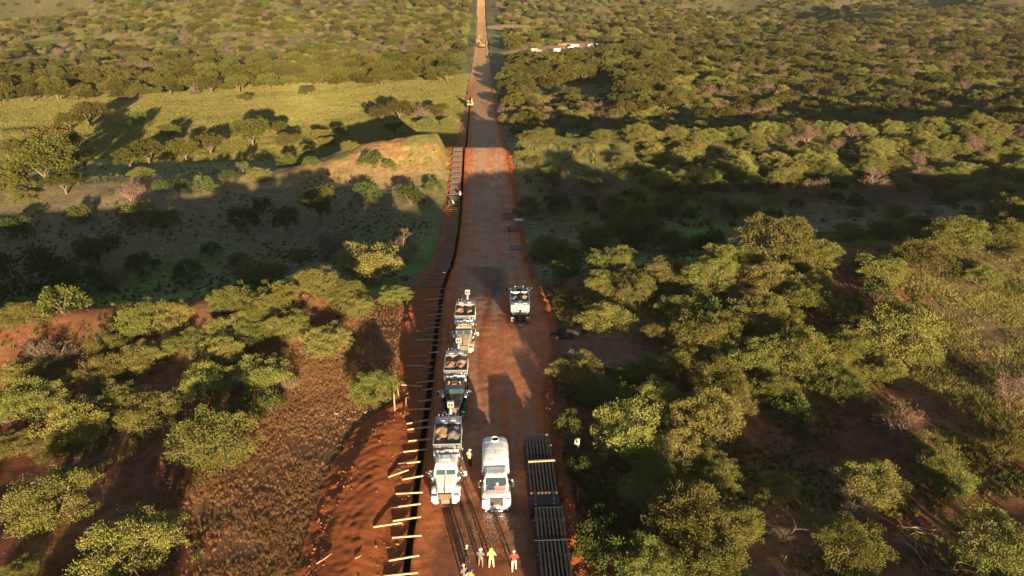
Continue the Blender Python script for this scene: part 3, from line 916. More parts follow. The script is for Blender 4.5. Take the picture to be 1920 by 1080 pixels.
# trees packed between those picked out one by one
def fill(ellipses):
    r = random.Random(21)
    for (cx, cy, rx, ry, n) in ellipses:
        for _ in range(n):
            a = r.uniform(0, 6.283); q = r.random() ** .5
            px = cx + math.cos(a) * q * rx; py = cy + math.sin(a) * q * ry
            x, y = at(px, py, 1.6)
            if min(math.hypot(x - t[1], y - t[2]) for t in TREES) < 2.6: continue
            if edgeL(y) - 4 < x < edgeR(y) + 3.5: continue
            TREES.append(('mesquite' if r.random() < .85 else 'bush', x, y, r.uniform(4.2, 6.4), r.uniform(.75, 1.05), None, None))
fill([(100, 740, 120, 80, 7),
      (1450, 570, 260, 140, 34), (1230, 470, 180, 60, 12), (1350, 730, 160, 80, 12), (1250, 830, 130, 80, 8), (1290, 1000, 130, 90, 8), (1790, 460, 150, 60, 10), (1640, 610, 110, 90, 10)])

# scattered growth beyond: density and kind follow what the photograph shows of each stretch of land
def band_y(px): return 182 - .060 * px - 12 * np.sin(px / 170.0)
def wanted(px, py, x, y):
    """returns list of (kind, probability, mean width m)"""
    if px < 905:                                   # left of the road
        if py > 250: return ()
        b = 178 - .052 * px
        if py > b + 12:                             # meadow and its near edge
            return ((b_, .03, 3), (o_, .02, 7)) if (px < 700 and 12 < py - b < 34) else ()
        if py > b - 22: return ((o_, .62, 10.0), (d_, .05, 6))
        if py > b - 55: return ((o_, .26, 8), (d_, .20, 6), (m, .20, 6.5))
        if py > 60: return ((m, .24, 5.5), (o_, .09, 7.5), (d_, .15, 5))
        return ((m, .42, 7), (o_, .24, 8), (d_, .16, 6))
    if px < 1250 and py < 205:
        if py > 150 and px < 1160: return ((o_, .12, 8),) if py < 178 and px > 1000 else ((m, .35, 7), (d_, .25, 6), (o_, .25, 8)) if py >= 178 else ((o_, .6, 9),)
        if py > 88: return ((o_, .68, 10.5), (m, .12, 7))
        return ((m, .6, 7), (d_, .15, 6), (o_, .2, 8))
    if py > 395: return ((m, .5, 6),)
    if py > 340:
        if px < 1100: return ((b_, .25, 3.5),)
        return ((m, .32, 6), (b_, .4, 3.6), (d_, .05, 5))
    if py > 230:
        if px < 1120: return ((m, .40, 5.5), (b_, .15, 3))
        return ((m, .60, 8), (d_, .08, 5.5), (b_, .14, 3))
    if py > 120: return ((m, .42, 7.5), (d_, .17, 6), (o_, .16, 8))
    if py > 60: return ((m, .36, 7), (o_, .26, 8), (d_, .20, 6))
    return ((m, .45, 7), (o_, .27, 8), (d_, .16, 6))

hx = np.array([t[1] for t in TREES]); hy = np.array([t[2] for t in TREES]); hw = np.array([t[3] for t in TREES])
cand = []
g = np.random.default_rng(77)
yy = 96.0
while yy < 1500:
    step = 5.2 if yy < 420 else 6.2 if yy < 700 else 8.5
    xmax = .80 * yy + 60
    nx = int(2 * xmax / step)
    xs_ = np.linspace(-xmax, xmax, nx) + g.uniform(-.48, .48, nx) * step
    ys_ = yy + g.uniform(-.48, .48, nx) * step
    cand.append(np.stack([xs_, ys_], 1))
    yy += step
cand = np.concatenate(cand)
cz = terr(cand[:, 0], cand[:, 1])
cpx, cpy, cdep = proj(cand[:, 0], cand[:, 1], cz + 2)
mgn = 3.0 + 5.0 * sst(260, 420, cand[:, 1])
okm = (cand[:, 0] < edgeL(cand[:, 1]) - mgn) | (cand[:, 0] > edgeR(cand[:, 1]) + mgn * (1 + .8 * sst(340, 420, cand[:, 1])))
cysh = cand[:, 1] - shift(cand[:, 0], cand[:, 1])
clump = fbm(cand[:, 0] / 16, cand[:, 1] / 16, 3, 71)
for i in np.nonzero(okm)[0]:
    x, y = cand[i]; px, py = cpx[i], cpy[i]
    pxc = min(max(px, 5), 1915)
    ysh = cysh[i]
    if py > 420 and 0 < px < 1920: continue
    if py > 400 and px < 1920 and px > 960: continue
    if px < 905 and py > 185 and -10 < px: continue
    if ysh < 96: continue
    if ((x - 56) / 44.0) ** 2 + ((y - 474 - .35 * (x - 56)) / 56.0) ** 2 < .85: continue
    if ((x - 26) / 24.0) ** 2 + ((y - 650) / 26.0) ** 2 < .8: continue
    d2 = np.hypot(hx - x, hy - y)
    if np.any(d2 < hw * .42 + 2.0): continue
    u = g.random(); u = u - (.55 if y < 800 else .3) * clump[i] * (1 if not (px < 905 and 178 - .052 * px - 22 < py) else .1)
    acc = 0
    for (k, p, mw) in wanted(pxc, py, x, y):
        acc += p
        if u < acc:
            w_ = mw * g.uniform(.70, 1.3)
            TREES.append((k, x, y, w_, g.uniform(.75, 1.1), None, None))
            break

# which stand as things of their own: the 300 of each kind that show largest
def zone_label(i, kind, x, y, w_, vs, px, py):
    size = "large" if w_ > WIDTH[kind] * 1.12 else "small" if w_ < WIDTH[kind] * .78 else "medium"
    shape = "flat" if vs < .84 else "tall" if vs > 1.0 else "rounded"
    noun = {'mesquite': "mesquite", 'oak': "oak", 'bush': "shrub", 'dry': "leafless shrub"}[kind]
    if py > 395: z = "in the left thicket" if px < 905 else "in the right thicket"
    elif px < 905:
        if py > 178 - .052 * px - 24: z = "in the oak row behind the meadow"
        elif py > 95: z = "on the slope behind the oak row"
        else: z = "on the far left slopes"
    else:
        if py > 340: z = "in the dark right gully"
        elif py > 230: z = "on the lit right slope"
        elif py > 120: z = "between road and camp" if px < 1250 else "above the lit right slope"
        else: z = "near the camp" if px < 1250 else "on the upper right flats"
    hz = "far left" if px < 210 else "left" if px < 480 else "left of the road" if px < 905 else "right of the road" if px < 1250 else "right" if px < 1600 else "far right"
    d = np.hypot(TX_ - x, TY_ - y); d[i] = 1e9
    j = int(np.argmin(d)); k2 = TREES[j][0]
    s2 = "large" if TREES[j][3] > WIDTH[k2] * 1.12 else "small" if TREES[j][3] < WIDTH[k2] * .78 else "medium"
    rel = "left of" if TX_[j] > x + abs(TY_[j] - y) else "right of" if TX_[j] < x - abs(TY_[j] - y) else "before" if TY_[j] > y else "behind"
    n2 = {'mesquite': "mesquite", 'oak': "oak", 'bush': "shrub", 'dry': "brown shrub"}[k2]
    lab = "%s %s %s %s, %s %s %s" % (size, shape, noun, z, rel, s2, n2)
    if "road" not in hz and len((lab + " " + hz).replace("-", " ").split()) <= 16: lab += ", " + hz
    return lab, "%ss %s" % (noun, z)

protoobj = {}
TX_ = np.array([t[1] for t in TREES]); TY_ = np.array([t[2] for t in TREES])
def build_trees():
    byk = {}
    TX_ = np.array([t[1] for t in TREES]); TY_ = np.array([t[2] for t in TREES]); TZ_ = terr(TX_, TY_)
    PX_, PY_, DP_ = proj(TX_, TY_, TZ_ + 2)
    for i, t in enumerate(TREES): byk.setdefault(t[0], []).append(i)
    indiv = []; rest = []
    for k, ids in byk.items():
        arr = []
        for i in ids:
            _, x, y, w_, vs, lab, grp = TREES[i]
            px, py, dep = PX_[i], PY_[i], DP_[i]
            mg = w_ * F / float(dep) / 2
            inside = -mg < px < 1920 + mg and -mg < py < 1080 + mg and y > 10
            arr.append((-(1e6 if lab else 0) - w_ / float(dep) * (1 if inside else 0), i, float(px), float(py), inside))
        arr.sort()
        cap = 290 if k != 'dry' else 130
        for j, (s, i, px, py, ins) in enumerate(arr):
            if j < cap and ins and (-s > 13 / F / 1.0): indiv.append((i, px, py))
            elif ins or TREES[i][2] > 0: rest.append(i)
    rr = random.Random(5); near_ids = []; g2 = np.random.default_rng(9)
    roots = {}
    for (i, px, py) in indiv:
        k, x, y, w_, vs, lab, grp = TREES[i]
        z = float(TZ_[i]) - .05
        v = rr.randrange(len(PROTO[k]))
        s = w_ / WIDTH[k]
        if not lab: lab, grp = zone_label(i, k, x, y, w_, vs, px, py)
        sz = s * vs * rr.uniform(.92, 1.08)
        cm, wm = PROTO[k][v]
        t = thing(NAMEOF[k], lab, CATOF[k], (x, y, z), rr.uniform(0, 6.28), grp, (s, s, sz))
        c = link("crown", cm, t)
        c2 = link("stem" if k in ('bush', 'dry') else "trunk", wm, t)
    # the rest, too many and too far off to tell apart: one mass per kind
    for (xa, xb, ya, yb, n) in ((-75, -21, -16, 27, 62), (14, 62, -14, 26, 20)):
        for _ in range(n):
            x_, y_ = rr.uniform(xa, xb), rr.uniform(ya, yb)
            px, py, dep = proj(x_, y_, float(terr(x_, y_)) + 3)
            if py < 1150: continue
            TREES.append(('mesquite', x_, y_, rr.uniform(5, 9), 1.0, None, None)); near_ids.append(len(TREES) - 1)
    P = np.array([[TREES[i][1], TREES[i][2], float(terr(TREES[i][1], TREES[i][2])) - .1] for i in near_ids]); n = len(P)
    nobs = [bpy.data.objects.new("near_mesquite_%d" % v, PROTO['mesquite'][v][0]) for v in range(3)]
    o = scatter_gn("mesquite_thicket", nobs, P, np.stack([np.zeros(n), np.zeros(n), g2.uniform(0, 6.28, n)], 1), np.array([[TREES[i][3] / 8.0] * 3 for i in near_ids]), g2.integers(0, 3, n))
    tag(o, "mesquite thicket on the near side, just below the photo's bottom edge", "woodland")
    low = {}
    lc = {}
    g2 = np.random.default_rng(9)
    for k in byk:
        obs = [bpy.data.objects.new("far_%s_%d" % (k, v), PROTO[k][v][0]) for v in range(3)]
        low[k] = obs
    nm = {'mesquite': ("distant_mesquite_wood", "far-off olive mesquite scrub running over the flats and hills to the horizon", "woodland"),
          'oak': ("distant_oak_wood", "far-off dark oak stands dotted over the valley and the hills", "woodland"),
          'bush': ("low_scrub", "low dark green scrub filling the gully beyond the trees", "scrub"),
          'dry': ("distant_leafless_scrub", "far-off brownish leafless scrub among the green trees", "scrub")}
    for k, obs in low.items():
        ids = [i for i in rest if TREES[i][0] == k]
        if not ids: continue
        P = np.array([[TREES[i][1], TREES[i][2], float(TZ_[i]) - .1] for i in ids])
        n = len(ids)
        R = np.zeros((n, 3)); R[:, 2] = g2.uniform(0, 6.28, n)
        S = np.array([[TREES[i][3] / WIDTH[k]] * 2 + [TREES[i][3] / WIDTH[k] * TREES[i][4]] for i in ids])
        o = scatter_gn(nm[k][0], obs, P, R, S, g2.integers(0, len(obs), n))
        tag(o, nm[k][1], nm[k][2])
    print("trees: %d individual, %d massed" % (len(indiv), len(rest)))
build_trees()

# ------------------------------------------------------------------ grass, weeds, clods
def tuft(name, seed, n, h, spread, mat, wd=.035):
    g = np.random.default_rng(seed)
    a = g.uniform(0, 6.28, n); r0 = g.random(n) ** .6 * spread
    P = np.stack([np.cos(a) * r0, np.sin(a) * r0, np.zeros(n)], 1)
    lean = g.normal(0, .35, (n, 2)); hh = h * g.uniform(.5, 1.25, n)
    tip = P + np.stack([lean[:, 0] * hh, lean[:, 1] * hh, hh], 1)
    t = g.uniform(0, 3.14, n); sd = np.stack([np.cos(t), np.sin(t), 0 * t], 1) * wd
    V = np.stack([P - sd, P + sd, tip], 1).reshape(-1, 3)
    me = mesh_np(name, V, np.arange(n * 3).reshape(-1, 3), mat, False)
    at_ = me.attributes.new("leafvar", 'FLOAT', 'POINT'); at_.data.foreach_set("value", np.repeat(g.random(n), 3).astype(np.float32))
    return bpy.data.objects.new(name, me)

def ground_cover():
    g = np.random.default_rng(31)
    MAT_DRYG = leaf_mat("dry_grass_blade", (.25, .115, .055), (.44, .27, .12), .3, .25)
    MAT_GRG = leaf_mat("green_grass_blade", (.085, .095, .022), (.19, .185, .05), .3, .3)
    MAT_MEAD = leaf_mat("meadow_blade", (.24, .23, .065), (.34, .30, .10), .3, .1)
    dry = [tuft("dry_tuft_%d" % k, 40 + k, 16, .50, .20, MAT_DRYG, .020) for k in range(3)]
    grn = [tuft("green_tuft_%d" % k, 50 + k, 20, .45, .26, MAT_GRG, .04) for k in range(3)]
    # dry straw field left of the spoil
    def make(name, protos, X, Y, smin, smax, label, cat):
        Z = terr(X, Y)
        n = len(X); R = np.zeros((n, 3)); R[:, 2] = g.uniform(0, 6.28, n)
        s = g.uniform(smin, smax, n); S = np.stack([s, s, s * g.uniform(.7, 1.2, n)], 1)
        o = scatter_gn(name, protos, np.stack([X, Y, Z], 1), R, S, g.integers(0, len(protos), n))
        tag(o, label, cat)
    n = 85000
    X = g.uniform(-36, -7, n); Y = g.uniform(30, 84, n)
    c = fbm(X / 4, Y / 4, 3, 81) + .25
    k = (X < edgeL(Y) - .3) & (g.random(n) < np.clip(.22 + 1.3 * c + 1.2 * fbm(X / 11, Y / 11, 2, 88), .06, .9)) & (X > -30 + 6 * fbm(Y / 8, 2.2, 2, 82))
    make("dry_grass", dry, X[k], Y[k], .24, .6, "dry straw-coloured grass covering the red field left of the spoil", "grass")
    n = 95000
    X = g.uniform(6.5, 95, n); Y = g.uniform(28, 125, n)
    c = fbm(X / 5, Y / 5, 3, 83) + .10 + .35 * ((X < 13) & (Y < 52))
    k = (X > edgeR(Y) + .7) & (g.random(n) < np.clip(.02 + 1.7 * c, .02, .9))
    k &= ~(((X - 14.5) / 6.5) ** 2 + ((Y - 71) / 5.5) ** 2 < .9)
    make("green_grass", grn, X[k], Y[k], .4, .95, "rough green and straw grass under the trees right of the road", "grass")
    sl = [tuft("slope_tuft_%d" % k, 70 + k, 26, .30, .8, MAT_MEAD, .035) for k in range(3)]
    n = 26000
    X = g.uniform(46, 100, n); Y = g.uniform(34, 125, n)
    k = (X > 47 + 6 * fbm(Y / 9, 4.4, 3, 90) + .12 * (Y - 34)) & (g.random(n) < np.clip(.40 + 1.3 * fbm(X / 6, Y / 6, 3, 91), .05, .9))
    make("slope_grass", sl, X[k], Y[k], .6, 1.2, "olive and straw grass covering the open slope at the right border", "grass")
    n = 16000
    X = g.uniform(-110, -22, n); Y = g.uniform(30, 112, n)
    c = fbm(X / 7, Y / 7, 3, 84) - .05
    k = (g.random(n) < np.clip(1.5 * c, 0, .8)) & (X < edgeL(Y) - 1)
    make("sparse_grass", grn, X[k], Y[k], .6, 1.3, "sparse grass patches on the red earth among the left-hand trees", "grass")
    # weeds standing in the meadows and gully
    n = 60000
    X = -12 - 250 * g.random(n); Y = 95 + 300 * g.random(n) ** 1.4
    c = fbm(X / 14, Y / 14, 3, 85) + .05
    k = (g.random(n) < np.clip(1.2 * c, 0, .7))
    make("meadow_weeds", grn, X[k], Y[k], .7, 1.7, "patchy weeds in the gully and the valley meadow left of the road", "grass")
    mg = [tuft("meadow_tuft_%d" % k, 60 + k, 26, .42, 1.1, MAT_MEAD, .07) for k in range(3)]
    n = 70000
    Y = g.uniform(200, 420, n); X = -6 - g.random(n) * (Y * .95)
    ysh_ = Y - shift(X, Y)
    k = (X < edgeL(Y) - 1) & (ysh_ > 205) & (ysh_ < 390)
    make("meadow_grass", mg, X[k], Y[k], .8, 1.5, "even pale green grass of the valley meadow left of the road", "grass")
    n = 30000
    X = g.uniform(8, 330, n); Y = g.uniform(104, 420, n)
    c = fbm(X / 12, Y / 12, 3, 86) + .05
    k = (g.random(n) < np.clip(1.4 * c, 0, .9)) & (X > edgeR(Y) + 1)
    make("slope_weeds", grn + dry, X[k], Y[k], 1.2, 3.2, "weeds and tall grass between the trees of the right-hand slopes", "grass")
    # clods on spoil and windrow, stones on the field
    cl = [bpy.data.objects.new("clod_%d" % k, rock_mesh("clod_%d" % k, k, MAT_CLOD)) for k in range(3)]
    st = [bpy.data.objects.new("stone_%d" % k, rock_mesh("stone_%d" % k, 10 + k, MAT_STONE)) for k in range(3)]
    n = 5500
    Y = 30 + 90 * g.random(n) ** 1.3; side = g.random(n)
    X = np.where(side < .5, edgeR(Y) + g.normal(-.1, .45, n), np.where(side < .75, trx(Y) - .5 - np.abs(g.normal(0, 1.2, n)), edgeL(Y) + np.abs(g.normal(0, 1.0, n))))
    k = np.abs(X - trx(Y)) > .45
    X = X[k]; Y = Y[k]; n = len(X)
    s = np.clip(g.lognormal(-3.1, .5, n), .02, .16)
    R = g.uniform(0, 6.28, (n, 3))
    zz = np.where(X < edgeR(Y) + .9, strip_z(X, Y), terr(X, Y))
    o = scatter_gn("clods", cl, np.stack([X, Y, zz], 1), R, np.stack([s, s, s * .8], 1), g.integers(0, 3, n)); tag(o, "loose red clods along the windrow and the spoil", "soil")
    n = 700
    X = g.uniform(-34, 40, n); Y = g.uniform(32, 110, n)
    k = (X < edgeL(Y) - .5) | (X > edgeR(Y) + .8)
    # stone scatter beside the fence posts
    X = np.concatenate([X[k], g.normal(-16.5, 2.6, 150)]); Y = np.concatenate([Y[k], g.normal(57.6, .7, 150)])
    n = len(X)
    s = np.clip(g.lognormal(-2.5, .5, n), .03, .25)
    o = scatter_gn("stones", st, np.stack([X, Y, terr(X, Y)], 1), g.uniform(0, 6.28, (n, 3)), np.stack([s, s, s * .6], 1), g.integers(0, 3, n)); tag(o, "pale small stones on the red earth beside the strip", "stones")
ground_cover()
# ================================================================== made things
class MB:
    """collects shapes into one bmesh, several materials allowed"""
    def __init__(s): s.bm = bmesh.new(); s.mi = 0
    def _tag(s, vs):
        fs = {f for v in vs for f in v.link_faces}
        for f in fs: f.material_index = s.mi
    def box(s, c, d, rot=None, bev=0.0, taper=None):
        r = bmesh.ops.create_cube(s.bm, size=1); vs = r['verts']
        for v in vs:
            k = 1.0
            x, y, z = v.co
            if taper and z > 0: x *= taper[0]; y *= taper[1]
            v.co = Vector((x * d[0], y * d[1], z * d[2]))
        if rot is not None: bmesh.ops.rotate(s.bm, verts=vs, cent=(0, 0, 0), matrix=Euler(rot).to_matrix())
        bmesh.ops.translate(s.bm, verts=vs, vec=c)
        if bev:
            es = {e for v in vs for e in v.link_edges}
            r2 = bmesh.ops.bevel(s.bm, geom=list(es), offset=bev, segments=2, affect='EDGES', profile=.6)
            for f in r2['faces']: f.material_index = s.mi
            vs = [v for v in r2['verts']] or vs
        s._tag([v for v in vs if v.is_valid])
        return s
    def cyl(s, p0, p1, r0, seg=14, r1=None):
        p0 = Vector(p0); p1 = Vector(p1); d = p1 - p0
        r = bmesh.ops.create_cone(s.bm, cap_ends=True, segments=seg, radius1=r0, radius2=r0 if r1 is None else r1, depth=d.length)
        q = Vector((0, 0, 1)).rotation_difference(d.normalized())
        bmesh.ops.rotate(s.bm, verts=r['verts'], cent=(0, 0, 0), matrix=q.to_matrix())
        bmesh.ops.translate(s.bm, verts=r['verts'], vec=(p0 + p1) / 2)
        s._tag(r['verts'])
        for v in r['verts']:
            for f in v.link_faces:
                if len(f.verts) == 4: f.smooth = True
        return s
    def loft(s, rings, cap=True, smooth=False):
        """rings: lists of points with equal count, joined in order"""
        R = [[s.bm.verts.new(p) for p in ring] for ring in rings]
        n = len(R[0])
        for a, b in zip(R, R[1:]):
            for k in range(n):
                f = s.bm.faces.new((a[k], a[(k + 1) % n], b[(k + 1) % n], b[k])); f.material_index = s.mi; f.smooth = smooth
        if cap:
            for q in (list(reversed(R[0])), R[-1]):
                f = s.bm.faces.new(q); f.material_index = s.mi
        return s
    def poly(s, pts, thick=0.0, n=(0, 0, 1)):
        n = Vector(n)
        if thick:
            return s.loft([[Vector(p) for p in pts], [Vector(p) + n * thick for p in pts]])
        f = s.bm.faces.new([s.bm.verts.new(p) for p in pts]); f.material_index = s.mi
        return s
    def build(s, name, mats, parent=None):
        bmesh.ops.recalc_face_normals(s.bm, faces=s.bm.faces)
        me = bpy.data.meshes.new(name); s.bm.to_mesh(me); s.bm.free()
        for m_ in (mats if isinstance(mats, (list, tuple)) else [mats]): me.materials.append(m_)
        return link(name, me, parent)

def paint(name, col, rough=.28, coat=.6, dirt=.35):
    return M(name, col, rough, 0, .05, 1.2, 0, dirt, (.30, .14, .08), coat)
W_WHITE = paint("white_paint", (.86, .86, .86), dirt=.07)
W_WHITE2 = paint("cream_paint", (.46, .36, .27))
W_BLACK = paint("black_paint", (.018, .018, .022))
W_GREEN = paint("dark_green_paint", (.02, .05, .05))
CHROME = M("chrome", (.75, .72, .68), .16, 1.0, .08, 4, 0, .15)
ALU = M("aluminium", (.62, .62, .63), .34, .9, .12, 3, 0, .25)
GALV = M("grey_steel", (.42, .43, .45), .45, .6, .15, 3, 0, .35)
DARKST = M("dark_steel", (.05, .05, .052), .55, .5, .3, 4, 0, .3)
RUBBER = M("rubber", (.022, .021, .020), .85, 0, .2, 6, 0, .55, (.16, .07, .04))
GLASS = M("windscreen", (.035, .06, .065), .06, 0, .1, 2)
GLASS.node_tree.nodes["Principled BSDF"].inputs["Specular IOR Level"].default_value = .9
AMBER = M("amber_lens", (.75, .26, .03), .3)
LENS = M("lamp_lens", (.75, .74, .70), .12)
GRILLE = M("grille_mesh", (.55, .43, .30), .35, .8, .15, 30)  # tan tint stands in for sunlit red ground mirrored in the chrome
SAND = M("sand_load", (.33, .20, .12), .95, 0, .25, 3, .5)
GRAVEL = M("gravel_load", (.19, .16, .14), .95, 0, .45, 14, .8)
RED = M("red_cloth", (.40, .02, .02), .7); BLUE = M("blue_cloth", (.03, .05, .22), .7); FWHITE = M("white_cloth", (.62, .61, .60), .7)
TIMBER = M("sawn_timber", (.46, .34, .20), .85, 0, .25, 5, .3)
TIMBER_G = M("weathered_timber", (.24, .17, .12), .9, 0, .3, 5, .3)
CORTEN = M("bare_steel", (.060, .050, .046), .5, .35, .35, 2.5, .15, .35, (.075, .040, .025))
CUTEND = M("rusty_cap_plate", (.17, .10, .07), .7, .2, .3, 6)

def wheel(parent, x, y, r=.52, wd=.28, dual=False, rimmat=None):
    ws = 2 * wd + .05 if dual else wd
    t = MB().cyl((x - ws / 2, y, r), (x + ws / 2, y, r), r, 22).build("wheel", RUBBER, parent)
    b = MB()
    for sx in (-1, 1):
        b.cyl((x + sx * ws / 2, y, r), (x + sx * (ws / 2 + .015), y, r), r * .56, 16)
        b.cyl((x + sx * (ws / 2 + .015), y, r), (x + sx * (ws / 2 + .06), y, r), r * .2, 10)
    b.build("rim", rimmat or ALU, t)
    return t

def heap(name, x0, x1, y0, y1, z, h, seed, mat, parent, peaks):
    n0, n1 = 14, 16
    V = []; 
    for i in range(n0):
        for j in range(n1):
            x = x0 + (x1 - x0) * i / (n0 - 1); y = y0 + (y1 - y0) * j / (n1 - 1)
            hh = 0
            for (px, py, ph, pr) in peaks:
                d = math.hypot((x - px), (y - py) * .75); hh = max(hh, ph - d * pr)
            V.append((x, y, z + .40 + 1.0 * max(hh, 0) + .26 * float(fbm(x * 2.4, y * 2.4, 4, seed))))
    Fc = [(i * n1 + j, (i + 1) * n1 + j, (i + 1) * n1 + j + 1, i * n1 + j + 1) for i in range(n0 - 1) for j in range(n1 - 1)]
    return link(name, mesh_np(name, V, Fc, mat, True), parent)

def ring_y(hw, z0, z1, y, r=.12, n=3):
    """rounded rectangle in the XZ plane at y"""
    P = []
    for (cx, cz, a0) in ((hw - r, z1 - r, 0), (-hw + r, z1 - r, 90), (-hw + r, z0 + r, 180), (hw - r, z0 + r, 270)):
        for k in range(n + 1):
            a = rad(a0 + 90 * k / n); P.append((cx + r * math.cos(a), y, cz + r * math.sin(a)))
    return P

def mixer_truck(label, x, y, rz, body, hoodmat, visor=True, rear_view=False, group="volumetric concrete trucks on the graded road", loadpeaks=0, zz=None):
    """volumetric mixer: conventional cab, water tank, split aggregate bin, cement bin and an auger boom.
       local frame: nose at y=0 looking to -Y, tail at y=9.1"""
    t = thing("volumetric_truck", label, "truck", (x, y, float(strip_z(x, y)) if zz is None else zz), rz, group)
    f = MB()
    for sx in (-.42, .42): f.box((sx, 4.7, .92), (.12, 8.8, .26))
    for yy in (1.2, 3.2, 5.6, 7.4): f.box((0, yy, .9), (.84, .12, .2))
    f.box((0, 8.9, .75), (2.1, .12, .25)); f.build("chassis", DARKST, t)
    wheel(t, -1.02, 1.35); wheel(t, 1.02, 1.35)
    for yy in (6.2, 7.5):
        wheel(t, -.93, yy, .52, .26, True); wheel(t, .93, yy, .52, .26, True)
    wheel(t, -1.0, 4.95, .46, .26); wheel(t, 1.0, 4.95, .46, .26)
    # bumper
    b = MB().loft([[(-1.22, .42, .42), (-.9, .02, .42), (.9, .02, .42), (1.22, .42, .42), (1.22, .52, .42), (-1.22, .52, .42)],
                   [(-1.22, .42, .82), (-.9, .02, .82), (.9, .02, .82), (1.22, .42, .82), (1.22, .52, .82), (-1.22, .52, .82)]])
    b.box((0, .05, .50), (.9, .1, .12)); b.build("bumper", CHROME, t)
    # hood
    rings = []
    for (yy, hw, z0, z1, r) in ((.38, .60, .8, 1.62, .10), (.46, .66, .78, 1.70, .14), (1.2, .76, .8, 1.84, .18), (2.25, .92, .85, 1.98, .16)):
        rings.append(ring_y(hw, z0, z1, yy, r))
    h = MB().loft(rings, smooth=False); h.build("hood", hoodmat, t)
    MB().box((0, 1.15, 1.88), (.06, 1.5, .05), (rad(8), 0, 0)).build("hood_ridge", hoodmat, t)
    g = MB(); g.box((0, .33, 1.22), (1.02, .06, .78), bev=.02); gr = g.build("grille", GRILLE, t)
    fr = MB()
    for sx in (-.54, .54): fr.box((sx, .32, 1.22), (.06, .1, .86))
    for zc in (.80, 1.64): fr.box((0, .32, zc), (1.14, .1, .07))
    for k in range(7): fr.box((-.42 + .14 * k, .29, 1.22), (.018, .03, .76))
    fr.box((0, .30, 1.78), (.08, .06, .16)); fr.build("grille_frame", CHROME, gr)
    for sx in (-1, 1):
        q = MB()
        arc = []
        for k in range(9):
            a = rad(-8 + 196 * k / 8); arc.append((1.35 - .78 * math.cos(a), .62 + .72 * math.sin(a)))
        def ring(off, yc, zc): return [(sx * .66 + 0, yc, zc), (sx * 1.20, yc, zc), (sx * 1.20, yc + 0, zc - .05 - off), (sx * .66, yc, zc - .05 - off)]
        q.loft([[(sx * .64, yc, zc + .02), (sx * 1.08, yc, zc), (sx * 1.22, yc, zc - .10), (sx * 1.20, yc, zc - .16), (sx * 1.05, yc, zc - .07), (sx * .64, yc, zc - .05)] for (yc, zc) in arc], smooth=True)
        q.box((sx * .92, .50, 1.02), (.52, .22, .42), bev=.06)
        fe = q.build("fender", body, t)
        MB().box((sx * .95, .385, 1.06), (.30, .04, .22), bev=.02).build("headlight", LENS, t)
        MB().box((sx * 1.13, .42, 1.06), (.05, .05, .14)).build("turn_lamp", AMBER, fe)
    # cab
    hw = 1.02
    c = MB()
    c.loft([[(-hw, 2.25, .95), (hw, 2.25, .95), (hw, 4.0, .95), (-hw, 4.0, .95)],
            [(-hw, 2.25, 1.92), (hw, 2.25, 1.92), (hw, 4.0, 1.92), (-hw, 4.0, 1.92)],
            [(-.94, 2.62, 2.58), (.94, 2.62, 2.58), (.96, 4.0, 2.62), (-.96, 4.0, 2.62)],
            [(-.80, 2.85, 2.72), (.80, 2.85, 2.72), (.84, 3.95, 2.74), (-.84, 3.95, 2.74)]])
    c.build("cab", body, t)
    ws = MB()
    for sx in (-1, 1):
        a, b2 = (.02, .84) if sx > 0 else (-.84, -.02)
        ws.poly([(a, 2.27, 1.98), (b2, 2.27, 1.98), (b2 * .95 if sx > 0 else b2, 2.565, 2.53), (a if sx > 0 else a * .95, 2.565, 2.53)], .02, (0, -.88, .47))
    ws.build("windshield", GLASS, t)
    for sx in (-1, 1):
        MB().poly([(sx * 1.022, 2.45, 1.95), (sx * 1.022, 3.35, 1.95), (sx * .972, 3.35, 2.48), (sx * .972, 2.68, 2.48)], .015, (sx, 0, .08)).build("side_window", GLASS, t)
        dr = MB(); dr.box((sx * 1.03, 2.95, 1.45), (.03, 1.1, .92), bev=.01); dd = dr.build("door", body, t)
        MB().box((sx * 1.06, 3.38, 1.5), (.04, .16, .04)).build("handle", CHROME, dd)
        # mirror on its lattice bracket
        mb = MB(); P = [(sx * .98, 2.40, 2.42), (sx * 1.02, 2.38, 1.72), (sx * 1.62, 2.22, 2.32), (sx * 1.62, 2.22, 1.80)]
        for (i, j) in ((0, 2), (1, 3), (0, 3), (1, 2), (2, 3)): mb.cyl(P[i], P[j], .022, 6)
        mr = mb.build("mirror", CHROME, t)
        MB().box((sx * 1.66, 2.22, 2.06), (.22, .07, .46), (0, 0, sx * .15), bev=.02).build("mirror_head", body if sx > 0 else CHROME, mr)
        MB().cyl((sx * 1.14, 2.02, 1.25), (sx * 1.14, 2.02, 2.12), .17, 16).build("air_cleaner", CHROME, t)
        MB().cyl((sx * 1.08, 4.16, .9), (sx * 1.08, 4.16, 3.05), .07, 10).build("exhaust_stack", CHROME, t)
        MB().cyl((sx * 1.0, 2.7, .78), (sx * 1.0, 4.1, .78), .30, 18).build("fuel_tank", ALU, t)
        b3 = MB(); b3.cyl((sx * .55, 3.0, 2.80), (sx * .55, 3.0, 2.98), .10, 10, .07); b3.build("beacon", AMBER, t)
    if visor: MB().loft([[(-.92, 2.58, 2.56), (.92, 2.58, 2.56), (.92, 2.60, 2.60), (-.92, 2.60, 2.60)], [(-.95, 2.30, 2.47), (.95, 2.30, 2.47), (.95, 2.30, 2.50), (-.95, 2.30, 2.50)]]).build("sun_visor", CHROME if body is not W_WHITE else body, t)
    for k in (-.62, -.16, 0, .16, .62):
        MB().box((k, 2.82, 2.77), (.09, .07, .07), bev=.015).build("marker_lamp", AMBER, t)
